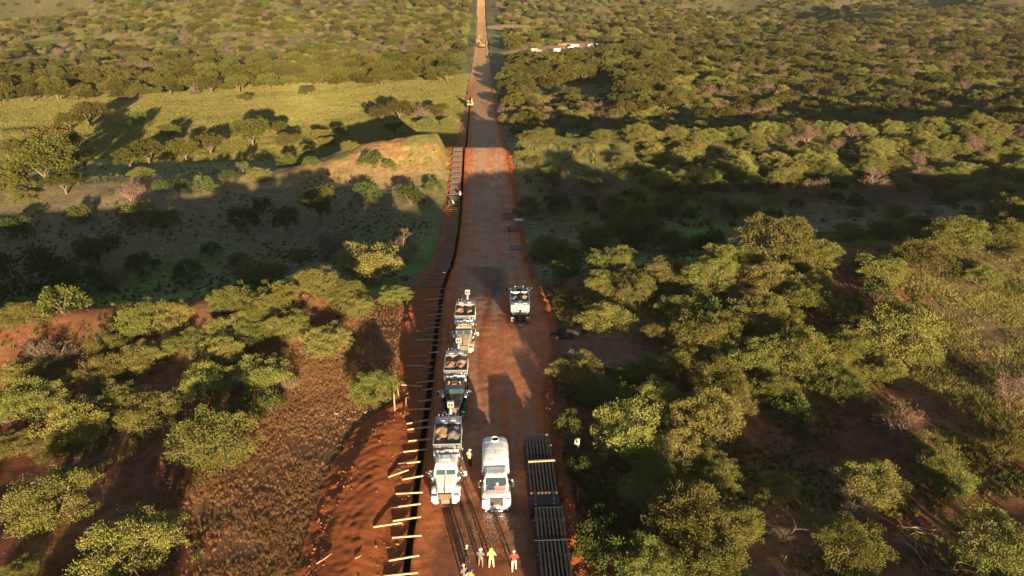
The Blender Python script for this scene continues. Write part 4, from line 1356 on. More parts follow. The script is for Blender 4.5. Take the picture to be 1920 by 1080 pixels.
    MB().box((0, 3.45, 2.80), (.75, .62, .14), bev=.04).build("roof_box", body, t)
    # water tank across the frame behind the cab
    w_ = MB().loft([ring_y(1.12, 1.15, 2.42, 4.26, .30, 4), ring_y(1.16, 1.1, 2.50, 4.36, .30, 4), ring_y(1.16, 1.1, 2.50, 4.98, .30, 4), ring_y(1.12, 1.15, 2.42, 5.08, .30, 4)], smooth=True)
    wt = w_.build("water_tank", ALU, t)
    q = MB()
    for xx in (-.62, .62): q.box((xx, 4.67, 2.515), (.07, .76, .02))
    q.build("tank_strap", DARKST, wt)
    MB().cyl((0, 4.67, 2.5), (0, 4.67, 2.60), .2, 14).build("tank_lid", GALV, wt)
    # aggregate bin: open hopper with sloping sides and a divider
    z1 = 3.02
    bn = MB()
    def wall(p): bn.loft(p)
    A = [(-1.20, 5.0, z1), (1.20, 5.0, z1), (1.20, 8.0, z1), (-1.20, 8.0, z1)]
    Bq = [(-1.20, 5.14, 2.2), (1.20, 5.14, 2.2), (1.20, 8.0, 2.2), (-1.20, 8.0, 2.2)]
    Cq = [(-.5, 5.5, 1.2), (.5, 5.5, 1.2), (.5, 8.0, 1.2), (-.5, 8.0, 1.2)]
    ai = [(-1.14, 5.06, z1), (1.14, 5.06, z1), (1.14, 7.94, z1), (-1.14, 7.94, z1)]
    bi = [(-1.14, 5.20, 2.2), (1.14, 5.20, 2.2), (1.14, 7.94, 2.2), (-1.14, 7.94, 2.2)]
    bn.loft([Cq, Bq, A, ai, bi], cap=True)
    hp = bn.build("aggregate_bin", ALU, t)
    rb = MB()
    for sx in (-1, 1):
        for yy in (5.5, 6.2, 6.9, 7.6): rb.box((sx * 1.225, yy, 2.6), (.05, .07, .84))
        rb.box((sx * 1.20, 6.5, z1 + .03), (.10, 3.1, .06))
    rb.box((0, 4.98, z1 + .03), (2.5, .10, .06)); rb.box((0, 8.0, z1 + .03), (2.5, .10, .06))
    for xx in (-.62, .62): rb.cyl((xx, 4.93, 1.6), (xx, 4.93, z1), .035, 6)
    rb.build("bin_rib", GALV, hp)
    MB().box((0, 6.5, 2.64), (.05, 2.85, .72)).build("bin_divider", DARKST, hp)
    pk = [[(-.6, 6.9, .62, .55), (-.7, 6.0, .35, .6)], [(-.6, 6.3, .52, .5)], [(-.6, 6.7, .45, .55)], [(-.6, 6.4, .48, .55)]][loadpeaks]
    pk2 = [[(.6, 6.5, .60, .5), (.6, 7.3, .52, .6)], [(.6, 6.9, .58, .45), (.6, 6.0, .5, .6)], [(.5, 6.5, .4, .5)], [(.7, 6.7, .5, .55)]][loadpeaks]
    heap("sand_load", -1.13, -.03, 5.15, 7.92, 2.30, .5, 3 + loadpeaks, SAND, t, pk)
    heap("gravel_load", .03, 1.13, 5.15, 7.92, 2.30, .5, 8 + loadpeaks, SAND if loadpeaks in (1, 2) else GRAVEL, t, pk2)
    # cement bin
    cb = MB(); cb.loft([[(-1.1, 8.02, 1.5), (1.1, 8.02, 1.5), (.9, 8.75, 1.5), (-.9, 8.75, 1.5)], [(-1.2, 8.06, 2.2), (1.2, 8.06, 2.2), (1.18, 8.98, 2.2), (-1.18, 8.98, 2.2)], [(-1.2, 8.06, 3.10), (1.2, 8.06, 3.10), (1.18, 8.98, 3.10), (-1.18, 8.98, 3.10)]])
    cm_ = cb.build("cement_bin", GALV, t)
    for xx in (-.6, .45): MB().box((xx, 8.5, 3.14), (.52, .5, .07), bev=.02).build("hatch", ALU, cm_)
    for xx in (-.9, -.55): MB().cyl((xx, 8.95, 3.1), (xx, 8.95, 3.42), .03, 6).build("vent_pipe", GALV, cm_)
    # rear: control boxes, mud flaps, auger boom
    for sx in (-1, 1):
        MB().box((sx * .95, 9.15, 1.15), (.52, .34, .55), bev=.04).build("control_box", GALV if sx < 0 else ALU, t)
        MB().box((sx * .98, 9.02, .5), (.55, .03, .55)).build("mud_flap", RUBBER, t)
        MB().cyl((sx * .35, 8.95, 1.1), (sx * .22, 9.42, 2.5), .045, 8).build("boom_ram", CHROME, t)
    a = MB()
    top = 3.5 if not rear_view else 1.35
    if rear_view:
        a.cyl((0, 8.9, 2.2), (0, 10.4, 1.05), .24, 14); a.box((0, 9.9, 1.5), (.30, 1.2, .1), (rad(-37), 0, 0))
        au = a.build("auger_boom", DARKST, t)
        MB().box((0, 10.45, .95), (.46, .40, .46), bev=.06).build("boom_head", GALV, au)
        MB().box((0, 8.5, 3.2), (.55, 1.0, .12), bev=.03).build("centre_hatch", W_WHITE2, cm_)
        fr2 = MB()
        for xx in (-.7, -.45, .45, .7): fr2.cyl((xx, 9.2, 1.0), (xx, 9.2, 2.0), .04, 6)
        fr2.box((0, 9.3, 1.95), (1.7, .08, .08)); fr2.box((0, 9.5, 1.2), (1.9, .08, .1)); fr2.build("rear_frame", DARKST, t)
    else:
        a.cyl((0.1, 9.30, 1.1), (.18, 9.55, 3.9), .16, 12)
        au = a.build("auger_boom", GALV, t)
        hd = MB(); hd.box((.18, 9.58, 4.05), (.62, .34, .62), bev=.07); hd.build("boom_head", W_WHITE2, au)
        cap = MB()  # dark blocks stand in for the shade inside the boom head's holes
        for dx in (-.13, .13): cap.box((.18 + dx, 9.40, 4.07), (.16, .04, .30), bev=.01)
        cap.build("boom_hole_shade", DARKST, au)
    return t

mixer_truck("white volumetric mixer truck, nearest of the row beside the trench, heaped with sand and gravel", -3.72, 43.6, 0, W_WHITE, W_WHITE, loadpeaks=0)
mixer_truck("volumetric mixer truck with black hood and chrome mirrors, second in the row beside the trench", -3.48, 55.9, rad(-.8), W_BLACK, W_BLACK, loadpeaks=1)
mixer_truck("cream-brown volumetric mixer truck at the far end of the row beside the trench", -2.85, 68.3, rad(-1.5), W_WHITE2, W_WHITE2, loadpeaks=2)
mixer_truck("silver volumetric mixer truck with dark rear frame, parked alone at the right road edge", 4.45, 86.3, rad(178.5), W_GREEN, W_GREEN, loadpeaks=3, rear_view=True)

def water_truck(x, y):
    t = thing("water_truck", "white water tanker truck with a flag on its hood, spraying the road", "truck", (x, y, float(strip_z(x, y))))
    f = MB()
    for sx in (-.42, .42): f.box((sx, 4.0, .88), (.12, 7.6, .24))
    f.box((0, 7.75, .8), (2.0, .1, .3)); f.build("chassis", DARKST, t)
    wheel(t, -1.0, 1.45); wheel(t, 1.0, 1.45)
    for sx in (-1, 1): wheel(t, sx * .9, 5.9, .52, .27, True)
    # bumper with spray bar
    b = MB()
    b.loft([[(-1.18, .35, .48), (-.85, .12, .48), (.85, .12, .48), (1.18, .35, .48), (1.18, .5, .48), (-1.18, .5, .48)],
            [(-1.18, .35, .80), (-.85, .12, .80), (.85, .12, .80), (1.18, .35, .80), (1.18, .5, .80), (-1.18, .5, .80)]])
    bu = b.build("bumper", W_WHITE, t)
    s = MB(); s.cyl((-.52, -.12, .55), (.52, -.12, .55), .055, 8); s.build("spray_bar", FWHITE, t)
    for sx in (-.35, .35): MB().box((sx, .02, .6), (.07, .26, .07)).build("spray_bracket", W_WHITE, bu)
    for sx in (-.9, .9): MB().cyl((sx, .12, .5), (sx, -.02, .44), .06, 8).build("spray_nozzle", CHROME, t)
    rings = [ring_y(.62, .8, 1.50, .36, .12), ring_y(.70, .78, 1.62, .46, .18), ring_y(.80, .8, 1.80, 1.1, .2), ring_y(.92, .85, 1.98, 2.3, .16)]
    MB().loft(rings).build("hood", W_WHITE, t)
    g = MB(); g.box((0, .33, 1.16), (1.10, .06, .62), bev=.03); gr = g.build("grille", DARKST, t)
    fr = MB()
    for k in range(13): fr.box((-.48 + .08 * k, .285, 1.16), (.035, .05, .56))
    for zc in (.84, 1.48): fr.box((0, .29, zc), (1.14, .07, .06))
    fr.build("grille_bars", M("grille_chrome", (.70, .60, .48), .25, .9), gr)
    for sx in (-1, 1):
        q = MB(); arc = []
        for k in range(9):
            a = rad(-8 + 196 * k / 8); arc.append((1.45 - .80 * math.cos(a), .64 + .74 * math.sin(a)))
        q.loft([[(sx * .66, yc, zc + .04), (sx * 1.02, yc, zc + .02), (sx * 1.20, yc, zc - .12), (sx * 1.17, yc, zc - .20), (sx * 1.0, yc, zc - .07), (sx * .66, yc, zc - .05)] for (yc, zc) in arc], smooth=True)
        q.box((sx * .92, .55, 1.02), (.50, .30, .46), bev=.1)
        q.build("fender", W_WHITE, t)
        MB().box((sx * .90, .40, 1.04), (.30, .06, .26), bev=.05).build("headlight", LENS, t)
    c = MB()
    c.loft([[(-1.0, 2.3, .95), (1.0, 2.3, .95), (1.0, 3.85, .95), (-1.0, 3.85, .95)],
            [(-1.0, 2.3, 1.9), (1.0, 2.3, 1.9), (1.0, 3.85, 1.9), (-1.0, 3.85, 1.9)],
            [(-.92, 2.75, 2.50), (.92, 2.75, 2.50), (.94, 3.85, 2.56), (-.94, 3.85, 2.56)],
            [(-.80, 2.95, 2.62), (.80, 2.95, 2.62), (.82, 3.8, 2.66), (-.82, 3.8, 2.66)]])
    cb = c.build("cab", W_WHITE, t)
    rf = MB()
    for k in range(10): rf.box((-.72 + .16 * k, 3.38, 2.675), (.06, .82, .03))
    rf.build("roof_rib", W_WHITE, cb)
    MB().poly([(-.90, 2.315, 1.95), (.90, 2.315, 1.95), (.84, 2.715, 2.45), (-.84, 2.715, 2.45)], .02, (0, -.78, .62)).build("windshield", GLASS, t)
    MB().box((.10, 2.33, 2.04), (.20, .012, .22), (rad(-38), 0, 0)).build("paper_sheet", FWHITE, t)
    wp = MB()
    for (a, b2) in (((-.05, 2.30, 1.97), (-.55, 2.37, 2.06)), ((.05, 2.30, 1.97), (.45, 2.37, 2.06))): wp.cyl(a, b2, .012, 5)
    wp.build("wiper", DARKST, t)
    for k in (-.5, -.14, 0, .14, .5): MB().box((k, 2.93, 2.66), (.09, .07, .06)).build("marker_lamp", AMBER, t)
    for sx in (-1, 1):
        MB().poly([(sx * 1.002, 2.5, 1.93), (sx * 1.002, 3.4, 1.93), (sx * .952, 3.4, 2.42), (sx * .952, 2.8, 2.42)], .015, (sx, 0, .1)).build("side_window", GLASS, t)
        dr = MB(); dr.box((sx * 1.012, 3.0, 1.45), (.03, 1.1, .9), bev=.01); dd = dr.build("door", W_WHITE, t)
        MB().box((sx * 1.035, 3.42, 1.5), (.03, .14, .04)).build("handle", DARKST, dd)
        mb = MB(); P = [(sx * 1.0, 2.5, 2.35), (sx * 1.42, 2.28, 2.38), (sx * 1.48, 2.25, 1.70), (sx * 1.0, 2.5, 1.62)]
        for i in range(4): mb.cyl(P[i], P[(i + 1) % 4], .018, 6)
        mr = mb.build("mirror", CHROME, t)
        MB().box((sx * 1.44, 2.26, 2.02), (.17, .06, .40), bev=.02).build("mirror_head", DARKST, mr)
        MB().cyl((sx * .95, 2.9, .72), (sx * .95, 4.0, .72), .28, 16).build("fuel_tank", ALU, t)
    MB().cyl((-1.06, 3.98, .9), (-1.06, 3.98, 2.75), .06, 10).build("exhaust_stack", CHROME, t)
    # the flag lies over the hood, stripes across, canton at the driver's side
    def hoodpt(u, v):       # u -1..1 across, v 0..1 from windscreen to grille
        ys = 2.24 - v * 1.55; hw = .84 - .12 * v
        zc = np.interp(ys, [.46, 1.1, 2.3], [1.62, 1.80, 1.98]) + .018
        e = abs(u) ** 6 * .06
        return (u * hw, ys, float(zc) - e)
    fl = MB()
    for r in range(13):
        for k in range(12):
            u0, u1 = -1 + k / 6, -1 + (k + 1) / 6
            fl.mi = 2 if (r < 7 and k < 5) else (0 if r % 2 == 0 else 1)
            dr_ = .012 * math.sin(k * 1.3 + r * .6)
            P = [hoodpt(u0, r / 13), hoodpt(u1, r / 13), hoodpt(u1, (r + 1) / 13), hoodpt(u0, (r + 1) / 13)]
            fl.poly(P)
    bmesh.ops.remove_doubles(fl.bm, verts=fl.bm.verts, dist=.001)
    fo = fl.build("flag", [RED, FWHITE, BLUE], t)
    sv = MB()
    for r in range(9):
        for k in range(6 - r % 2):
            u = -1 + (5 / 6) * ((k + .5 + .5 * (r % 2)) / 6.0); v = 7 / 13 * (r + .8) / 9.6
            c0 = Vector(hoodpt(u, v)) + Vector((0, 0, .006))
            pts = []
            for q in range(10):
                a = rad(90 + 36 * q); rr_ = .024 if q % 2 == 0 else .010
                pts.append(c0 + Vector((rr_ * math.cos(a), rr_ * math.sin(a), .15 * rr_ * math.sin(a))))
            sv.poly(pts)
    sv.build("flag_star", FWHITE, fo)
    # tank: elliptical drum
    def ell(y, k=1.0):
        return [(1.16 * k * math.copysign(abs(math.cos(a)) ** .62, math.cos(a)), y, 2.02 + .95 * k * math.copysign(abs(math.sin(a)) ** .62, math.sin(a))) for a in [2 * math.pi * i / 32 for i in range(32)]]
    tk = MB().loft([ell(4.10, .80), ell(4.16, .93), ell(4.30, 1.0), ell(7.75, 1.0), ell(7.90, .95), ell(7.96, .84)], smooth=True)
    tank = tk.build("tank", W_WHITE, t)
    bd = MB()
    for yy in (5.2, 6.2, 7.1):
        R0 = [(1.0 * p[0] * 1.006, p[1], 2.02 + (p[2] - 2.02) * 1.008) for p in ell(yy - .02)]
        R1 = [(p[0] * 1.006, p[1], 2.02 + (p[2] - 2.02) * 1.008) for p in ell(yy + .02)]
        bd.loft([R0, R1])
    bd.build("tank_seam", W_WHITE, tank)
    mh = MB()
    n = 20
    def cr(r_, z): return [(r_ * math.cos(2 * math.pi * i / n), 7.40 + r_ * math.sin(2 * math.pi * i / n), z) for i in range(n)]
    mh.loft([cr(.36, 2.85), cr(.36, 3.08), cr(.29, 3.08), cr(.29, 2.985)], cap=False); m_o = mh.build("manhole_ring", W_WHITE, tank)
    MB().loft([cr(.288, 2.988), cr(.288, 3.0)]).build("manhole_opening", RUBBER, tank)
    MB().box((-.05, 7.78, 3.06), (.30, .10, .20), bev=.02).build("fill_fitting", DARKST, tank)
    ps = MB(); ps.cyl((0, 5.7, 2.98), (.03, 5.4, 3.0), .02, 5); ps.cyl((-.42, 4.35, 2.9), (-.42, 4.35, 3.0), .03, 6); ps.build("vent_pipe", DARKST, tank)
    cr_ = MB()
    for yy in (4.7, 7.2): cr_.box((0, yy, 1.1), (1.5, .18, .3))
    cr_.build("tank_cradle", DARKST, t)
    for sx in (-1, 1):
        MB().loft([[(sx * .62, 5.9 - .72 * math.cos(rad(a)), .60 + .66 * math.sin(rad(a))), (sx * 1.2, 5.9 - .72 * math.cos(rad(a)), .60 + .66 * math.sin(rad(a))), (sx * 1.2, 5.9 - .69 * math.cos(rad(a)), .60 + .63 * math.sin(rad(a))), (sx * .62, 5.9 - .69 * math.cos(rad(a)), .60 + .63 * math.sin(rad(a)))] for a in range(0, 181, 20)]).build("rear_fender", W_WHITE, t)
    return t
wt_ = water_truck(.50, 43.0)
def remap_truck(t):
    """shorter nose, lower cab and drum than the first draft of this tanker's frame"""
    for o in t.children_recursive:
        nm = o.name.split('.')[0]
        if o.parent.name.startswith("wheel") or nm == "wheel":
            ym = sum(v.co.y for v in o.data.vertices) / len(o.data.vertices)
            sh = -.30 if ym < 3 else -1.05
            for v in o.data.vertices: v.co.y += sh
            continue
        for v in o.data.vertices:
            y = v.co.y
            if nm in ("fender", "headlight", "turn_lamp"):
                v.co.y = y - .30 * min(max((y - .4) / .5, 0), 1); continue
            if y > 2.25: y2 = y - .85 - .25 * min(max((y - 4.3) / 2.5, 0), 1)
            elif y > .5: y2 = .5 + (y - .5) * (.90 / 1.75)
            else: y2 = y
            v.co.y = y2
            if nm in ("cab", "windshield", "side_window", "marker_lamp", "roof_rib", "paper_sheet", "wiper", "door"): v.co.z = v.co.z if v.co.z < 1.2 else 1.2 + (v.co.z - 1.2) * .92
            elif nm.startswith(("tank", "manhole", "fill", "vent")): v.co.z = 1.1 + (v.co.z - 1.1) * .93
            elif nm in ("hood", "flag", "flag_star"): v.co.z -= .05 * min(max((y - .5) / 1.5, 0), 1) + (.06 if nm == "hood" else .025)
remap_truck(wt_)

# spray thrown ahead of the tanker: droplets and short streaks of water
def spray():
    m_, n_, l_, b_2 = newmat("water_drop")
    b_2.inputs["Base Color"].default_value = (.85, .80, .75, 1); b_2.inputs["Roughness"].default_value = .1
    b_2.inputs["Transmission Weight"].default_value = .35
    bm = bmesh.new(); bmesh.ops.create_icosphere(bm, subdivisions=1, radius=1)
    me = bpy.data.meshes.new("drop"); bm.to_mesh(me); bm.free(); me.materials.append(m_)
    dr = bpy.data.objects.new("drop", me)
    g = np.random.default_rng(4)
    n = 4500
    side = g.choice([-1, 1], n); u = g.random(n)
    ang = np.where(side > 0, g.normal(-.15, .55, n), g.normal(.05, .75, n)); ang = ang * np.where(g.random(n) < .5, 1, 1.2)
    dist = .2 + 5.0 * g.random(n) ** 1.25
    x0 = .50 + side * .55; 
    X = x0 + np.sin(ang) * dist * 1.05; Y = 42.95 - np.cos(ang) * dist * (.9)
    rngz = np.clip(1 - dist / 5.4, 0, 1)
    Z = strip_z(X, Y) + .03 + g.random(n) * (.35 + .75 * np.sin(np.pi * np.clip(dist / 5, 0, 1))) * rngz ** .4
    s = np.clip(g.lognormal(-5.15, .45, n), .003, .014)
    k = (Y < 43.2)
    n = int(k.sum())
    o = scatter_gn("water_spray", [dr], np.stack([X, Y, Z], 1)[k], np.stack([g.uniform(-.6, .6, n), g.uniform(-.6, .6, n), g.uniform(0, 6.28, n)], 1), np.stack([s[k] * .8, s[k] * .8, s[k] * 2.2], 1), np.zeros(n))
    tag(o, "fan of water drops sprayed on the red road ahead of the tanker", "water")
spray()

# ------------------------------------------------------------------ stacked wall panels
def panel(label, x, y0, z, top, ln, layer, rnd):
    t = thing("steel_panel", label, "steel panel", (x, y0, z), 0, "steel wall panels stacked at the right road edge")
    bw = .155; sp = .295
    for k in range(8):
        xx = (k - 3.5) * sp
        a, b = 0.0, ln
        if top == 1 and k not in (1, 6): a = 1.35
        b_ = MB().box((xx, (a + b) / 2, bw / 2), (bw, b - a, bw), bev=.012)
        bo = b_.build("bollard", CORTEN, t)
        if top == 1:
            MB().box((xx, a - .03, bw / 2 + .015), (.16, .16, .17), (0, 0, rad(45)), bev=.005).build("cap_plate", CUTEND, bo)
    if top == 1:
        MB().box((0, .82, -.016), (2.32, 1.6, .03)).build("anti_climb_plate", CORTEN, t)
    else:
        for yy in ((.15, ln - .15)): MB().box((0, yy, bw + .008), (2.3, .1, .012)).build("tie_strip", CORTEN, t)
    return t
rp = random.Random(3)
def stack(x, y0, ln, n, which, top):
    g0 = float(strip_z(x, y0 + ln / 2)) + .12
    for k in range(n):
        z = g0 + k * .285
        lay = ["lowest", "second lowest", "third lowest", "third from the top", "second from the top", "topmost"]
        nmz = lay[k] if k < n // 2 else lay[6 - (n - k)]
        panel("dark steel bollard panel, %s in the %s stack, right road edge" % (nmz, which), x + rp.uniform(-.05, .05) - (.12 if k < 2 else 0), y0 + rp.uniform(-.06, .06), z, top if k == n - 1 else 0, ln, k, rp)
        if k:
            for q in (.14, .5, .86):
                if (k + int(q * 10)) % 2 == 0: continue
                d = MB().box((x + rp.uniform(-.06, .06), y0 + q * ln, z - .055), (2.5, .12, .09)).build("spacer_timber", TIMBER_G)
                tag(d, "grey timber spacer between the steel panels of the %s stack" % which, "timber", "timber spacers in the panel stacks")
    return g0 + (n - 1) * .285 + .155
zt = stack(4.42, 42.35, 9.0, 6, "farther", 1)
d = MB().box((4.55, 47.6, zt + .065), (2.36, .18, .12), (0, 0, rad(2.5)), bev=.01).build("timber_beam", TIMBER); tag(d, "pale timber beam laid across the farther panel stack", "timber")
d = MB().box((4.9, 51.75, zt - .3), (1.3, .12, .10), (0, 0, rad(-1))).build("timber_beam", TIMBER); tag(d, "pale short timber sticking out at the far end of the farther panel stack", "timber")
zt2 = stack(4.60, 33.0, 8.95, 6, "nearer", 0)
d = MB().box((4.6, 38.4, zt2 + .03), (2.7, .10, .05)).build("load_strap", DARKST); tag(d, "dark strap bar across the nearer panel stack with pale ends", "strap")

# ------------------------------------------------------------------ timbers across the trench
near = [(766.7,767.3,807.8,768.4),(762,793.5,803,790),(763.8,804.4,807.8,801.6),(765.6,825.8,811.6,824.9),(756,846,802,844.4),(746,869,790.7,868.4),
 (728,893.3,766,882.9),(754.4,898,797,893.6),(742,925,793,925.3),(737,950,789,947),(736.7,975.6,789.6,971.8),(700,987,754.4,984),
 (735,1007,790.7,1006.4),(729,1050,786.3,1044.3),(722,1079,784,1077),(753,725,792,725),(784,752,808,752),(768,667,802,668),(762,685.5,798,686.4),
 (785,678,814,677),(786,692,811,690),(780,702,815,700.5),(780,717,815,716),(787,649,822,649),(804,661,823,661),(797,639,830,638.5),(778,637.5,813,636),
 (794.5,628,827,628),(781,621,813,620),(796,615.5,825.5,615),(800,607,832,606.5),(800.5,598,832,597.5),(802,590.5,833.5,590),(804,581.5,830,581),
 (809.5,574.5,839,573.6),(795.5,562,828,561.8),(799,554.5,831,554.7),(798,543.3,834.5,543.3),(793,731,812,730)]
order = sorted(near, key=lambda q: -q[1])
def timber(x0, y0, x1, y1, label, group=None, h=.14, wd=.085, lift=.0, mat=TIMBER):
    z0 = float(strip_z(x0, y0)) + lift; z1 = float(strip_z(x1, y1)) + lift
    zz = max(z0, z1, float(strip_z((x0 + x1) / 2 - .6, y0)), float(strip_z((x0 + x1) / 2 + .6, y0))) + h / 2 + .02
    L_ = math.hypot(x1 - x0, y1 - y0)
    d = MB().box((0, 0, 0), (L_, wd, h), bev=.008).build("timber_tie", mat)
    d.location = ((x0 + x1) / 2, (y0 + y1) / 2, zz); d.rotation_euler = (0, 0, math.atan2(y1 - y0, x1 - x0))
    tag(d, label, "timber", group)
    return d
ordinal = ["nearest to the camera", "second nearest", "third nearest", "fourth nearest", "fifth nearest"]
rt_ = random.Random(8)
def beside(yw):
    for (y0, nm) in ((43.6, "nearest truck"), (55.9, "second truck"), (68.3, "third truck")):
        if y0 - .8 <= yw < y0 + 1.6: return "level with the %s's hood" % nm
        if y0 + 1.6 <= yw < y0 + 4.2: return "level with the %s's cab" % nm
        if y0 + 4.2 <= yw < y0 + 6.4: return "level with the front of the %s's bin" % nm
        if y0 + 6.4 <= yw < y0 + 9.2: return "level with the %s's tail" % nm
    return "before the row of trucks" if yw < 43 else "between two trucks" if yw < 69 else "just beyond the row of trucks"
for i, (a, b, c, e) in enumerate(order):
    p = at_strip(a, b, .15); q = at_strip(c, e, .15)
    L0 = math.hypot(p[0] - q[0], p[1] - q[1]); tx_ = float(trx(p[1]))
    how = "across" if q[0] > tx_ + .5 and p[0] < tx_ - .5 else "left of" if q[0] <= tx_ + .5 else "right of"
    sz = "long" if L0 > 2.15 else "short" if L0 < 1.75 else "plain"
    if i < 5: lab = "pale timber by the trench at the bottom of the photo, %s" % ordinal[i]
    else: lab = "%s timber %s the trench, %s" % (sz, how, beside(p[1]))
    if (a, b) == (728, 893.3): lab = "tilted short timber lying clear of the trench on the red spoil"
    if (a, b) == (700, 987): lab = "timber lying farthest left on the spoil near the bottom"
    timber(*p, *q, lab, "timbers laid across and beside the trench", mat=TIMBER if b > 715 or i % 3 == 0 else TIMBER_G)
y = 90.5
while y < 149:
    xc = float(trx(y)) - 1.35 - (.5 if y < 100 else 0) + rt_.uniform(-.35, .35)
    L_ = rt_.uniform(1.8, 2.6) + (1.0 if y < 97 and rt_.random() < .4 else 0)
    timber(xc - L_ / 2, y, xc + L_ / 2, y + rt_.uniform(-.06, .06), "thin timber in the ladder-like row left of the trench, %s of the shaded dip" % ("near end" if y < 105 else "descending part" if y < 120 else "bottom" if y < 136 else "far end"), "timbers laid across and beside the trench", mat=TIMBER_G)
    y += rt_.uniform(.75, 1.5)

# ------------------------------------------------------------------ reinforcing cages and racks
REBAR = M("rebar_steel", (.13, .115, .115), .6, .4, .2, 4)
def cage(x, y, wx, wy, nb, label, group, rz=0.0, along='x'):
    t = thing("rebar_mat", label, "steel mat", (x, y, float(surf_np(x, y)) + .12), rz, group)
    r = MB()
    if along == 'x':
        for sx in (-wx / 2, 0, wx / 2): r.box((sx, 0, .06), (.09, wy, .12))
    else:
        for sy in (-wy / 2, wy / 2): r.box((0, sy, .06), (wx, .09, .12))
    r.build("rail", REBAR, t)
    for k in range(nb):
        if along == 'x': MB().box((0, -wy / 2 + wy * (k + .5) / nb, .17), (wx * 1.04, .10, .08)).build("bar", REBAR, t)
        else: MB().box((-wx / 2 + wx * (k + .5) / nb, 0, .17), (.11, wy * 1.04, .08)).build("bar", REBAR, t)
    return t
yy = 151.0; i = 0
while yy < 189:
    cage(float(trx(yy)) - 1.75, yy, 2.2, 3.4, 9, "grey steel mat in the row left of the trench, %s crest" % ("just below the" if yy > 178 else "halfway to the" if yy > 163 else "farthest below the"), "grey steel mats in the row left of the trench")
    yy += 3.55; i += 1
for (px, py, wx, wy, nb, lab) in ((949, 407, 1.9, 4.0, 6, "grey steel rack lying alone at the right road edge, farthest of the racks"),
                                  (962, 430, 2.3, 3.4, 7, "left one of two grey steel racks beside the worker at the right road edge"),
                                  (974, 430, 1.7, 3.2, 5, "right one of two grey steel racks beside the worker at the right road edge"),
                                  (966, 467, 2.0, 2.2, 6, "left one of the nearest two small grey racks at the right road edge"),
                                  (979, 467, 1.0, 2.0, 3, "right one of the nearest two small grey racks, close to the lit tree")):
    p = at_strip(px, py)
    cage(p[0], p[1], wx, wy, nb, lab, "grey steel racks at the right road edge", 0, 'y')
p = at_strip(991, 420)
bf = thing("board_frame", "long pale board frame lying on the ground right of the grey racks", "frame", (p[0], p[1], float(surf_np(*p)) + .1), rad(4))
for (dy, l) in ((-.5, 3.2), (.5, 3.2)): MB().box((0, dy, .08), (l, .22, .16)).build("board", TIMBER_G, bf)
for dx in (-1.5, 1.5): MB().box((dx, 0, .08), (.12, .9, .16)).build("cross_board", TIMBER_G, bf)

def lumpy(name, sx, sy, sz, seed, mat, parent=None, sub=3, amp=.35):
    bm = bmesh.new(); bmesh.ops.create_icosphere(bm, subdivisions=sub, radius=1)
    for v in bm.verts:
        n = float(fbm(v.co.x * 1.7 + v.co.z, v.co.y * 1.7 - v.co.z * .6, 3, seed))
        v.co *= 1 + amp * n * 2
        v.co.x *= sx; v.co.y *= sy; v.co.z = max(v.co.z, -.15) * sz
    me = bpy.data.meshes.new(name); bm.to_mesh(me); bm.free(); me.materials.append(mat)
    return link(name, me, parent)
TARP_W = M("white_tarp", (.75, .75, .76), .6, 0, .1, 3, .3)
TARP_D = M("dark_tarp", (.020, .015, .015), .75, 0, .4, 3, .6)
p = at_strip(972, 413)
o = lumpy("crumpled_tarp", 1.15, .6, .35, 5, TARP_W); o.location = (p[0], p[1], float(surf_np(*p)) + .05)
tag(o, "small crumpled white tarp on the ground behind the grey racks", "tarp")
p = at(1058, 629)
t = thing("dark_heap", "crumpled dark net heap with a white wheel in the pale red clearing", "heap", (p[0], p[1], float(terr(*p))))
lumpy("net_pile", 1.7, 1.1, .55, 14, TARP_D, t, 4, .6)
o = lumpy("net_fold", 1.2, .45, .30, 17, TARP_D, t, 3, .6); o.location = (1.3, .5, 0)
wl = MB().cyl((-1.05, -1.0, .25), (-1.02, -1.10, .30), .26, 18).build("wheel", RUBBER, t)
MB().cyl((-1.02, -1.09, .30), (-1.00, -1.14, .32), .17, 16).build("rim", FWHITE, wl)

# pole lying from road edge, stakes, fence posts
def pole(p0, p1, r, name, label, cat, mat, lift=.05):
    a = Vector((p0[0], p0[1], float(surf_np(*p0)) + lift)); b = Vector((p1[0], p1[1], float(surf_np(*p1)) + lift + .1))
    m_ = MB(); mid = (a + b) / 2 + Vector((0, -.12, .05)); m_.cyl(a, mid, r, 7); m_.cyl(mid, b, r, 7, r * .8)
    o = m_.build(name, mat); tag(o, label, cat); return o
pole(at_strip(998, 594), at_strip(1024, 583), .045, "bent_pole", "thin pale bent pole lying on the red bank right of the lone silver truck", "pole", TIMBER_G)
for (a, b, lab) in (((1018, 673), (1048, 672), "upper thin plank at the right road edge below the dark heap"), ((1020, 679), (1052, 680), "lower thin plank at the right road edge below the dark heap")):
    pole(at_strip(*a), at_strip(*b), .05, "plank", lab, "plank", TIMBER_G)
p = at(1083, 943)
st = thing("survey_stake", "upright lath stake with orange flagging among the shrubs right of the windrow", "stake", (p[0], p[1], float(terr(*p))))
MB().box((0, 0, .65), (.05, .03, 1.5)).build("lath", TIMBER, st)
MB().loft([[(-.05, -.03, 1.40), (.06, -.03, 1.40), (.06, .0, 1.40), (-.05, .0, 1.40)], [(-.07, -.05, .95), (.05, -.04, .9), (.05, -.02, .9), (-.07, -.03, .95)]]).build("flagging", M("orange_tape", (.85, .16, .04), .6), st)
OLDWOOD = M("old_post_wood", (.36, .24, .16), .9, 0, .3, 5, .4)
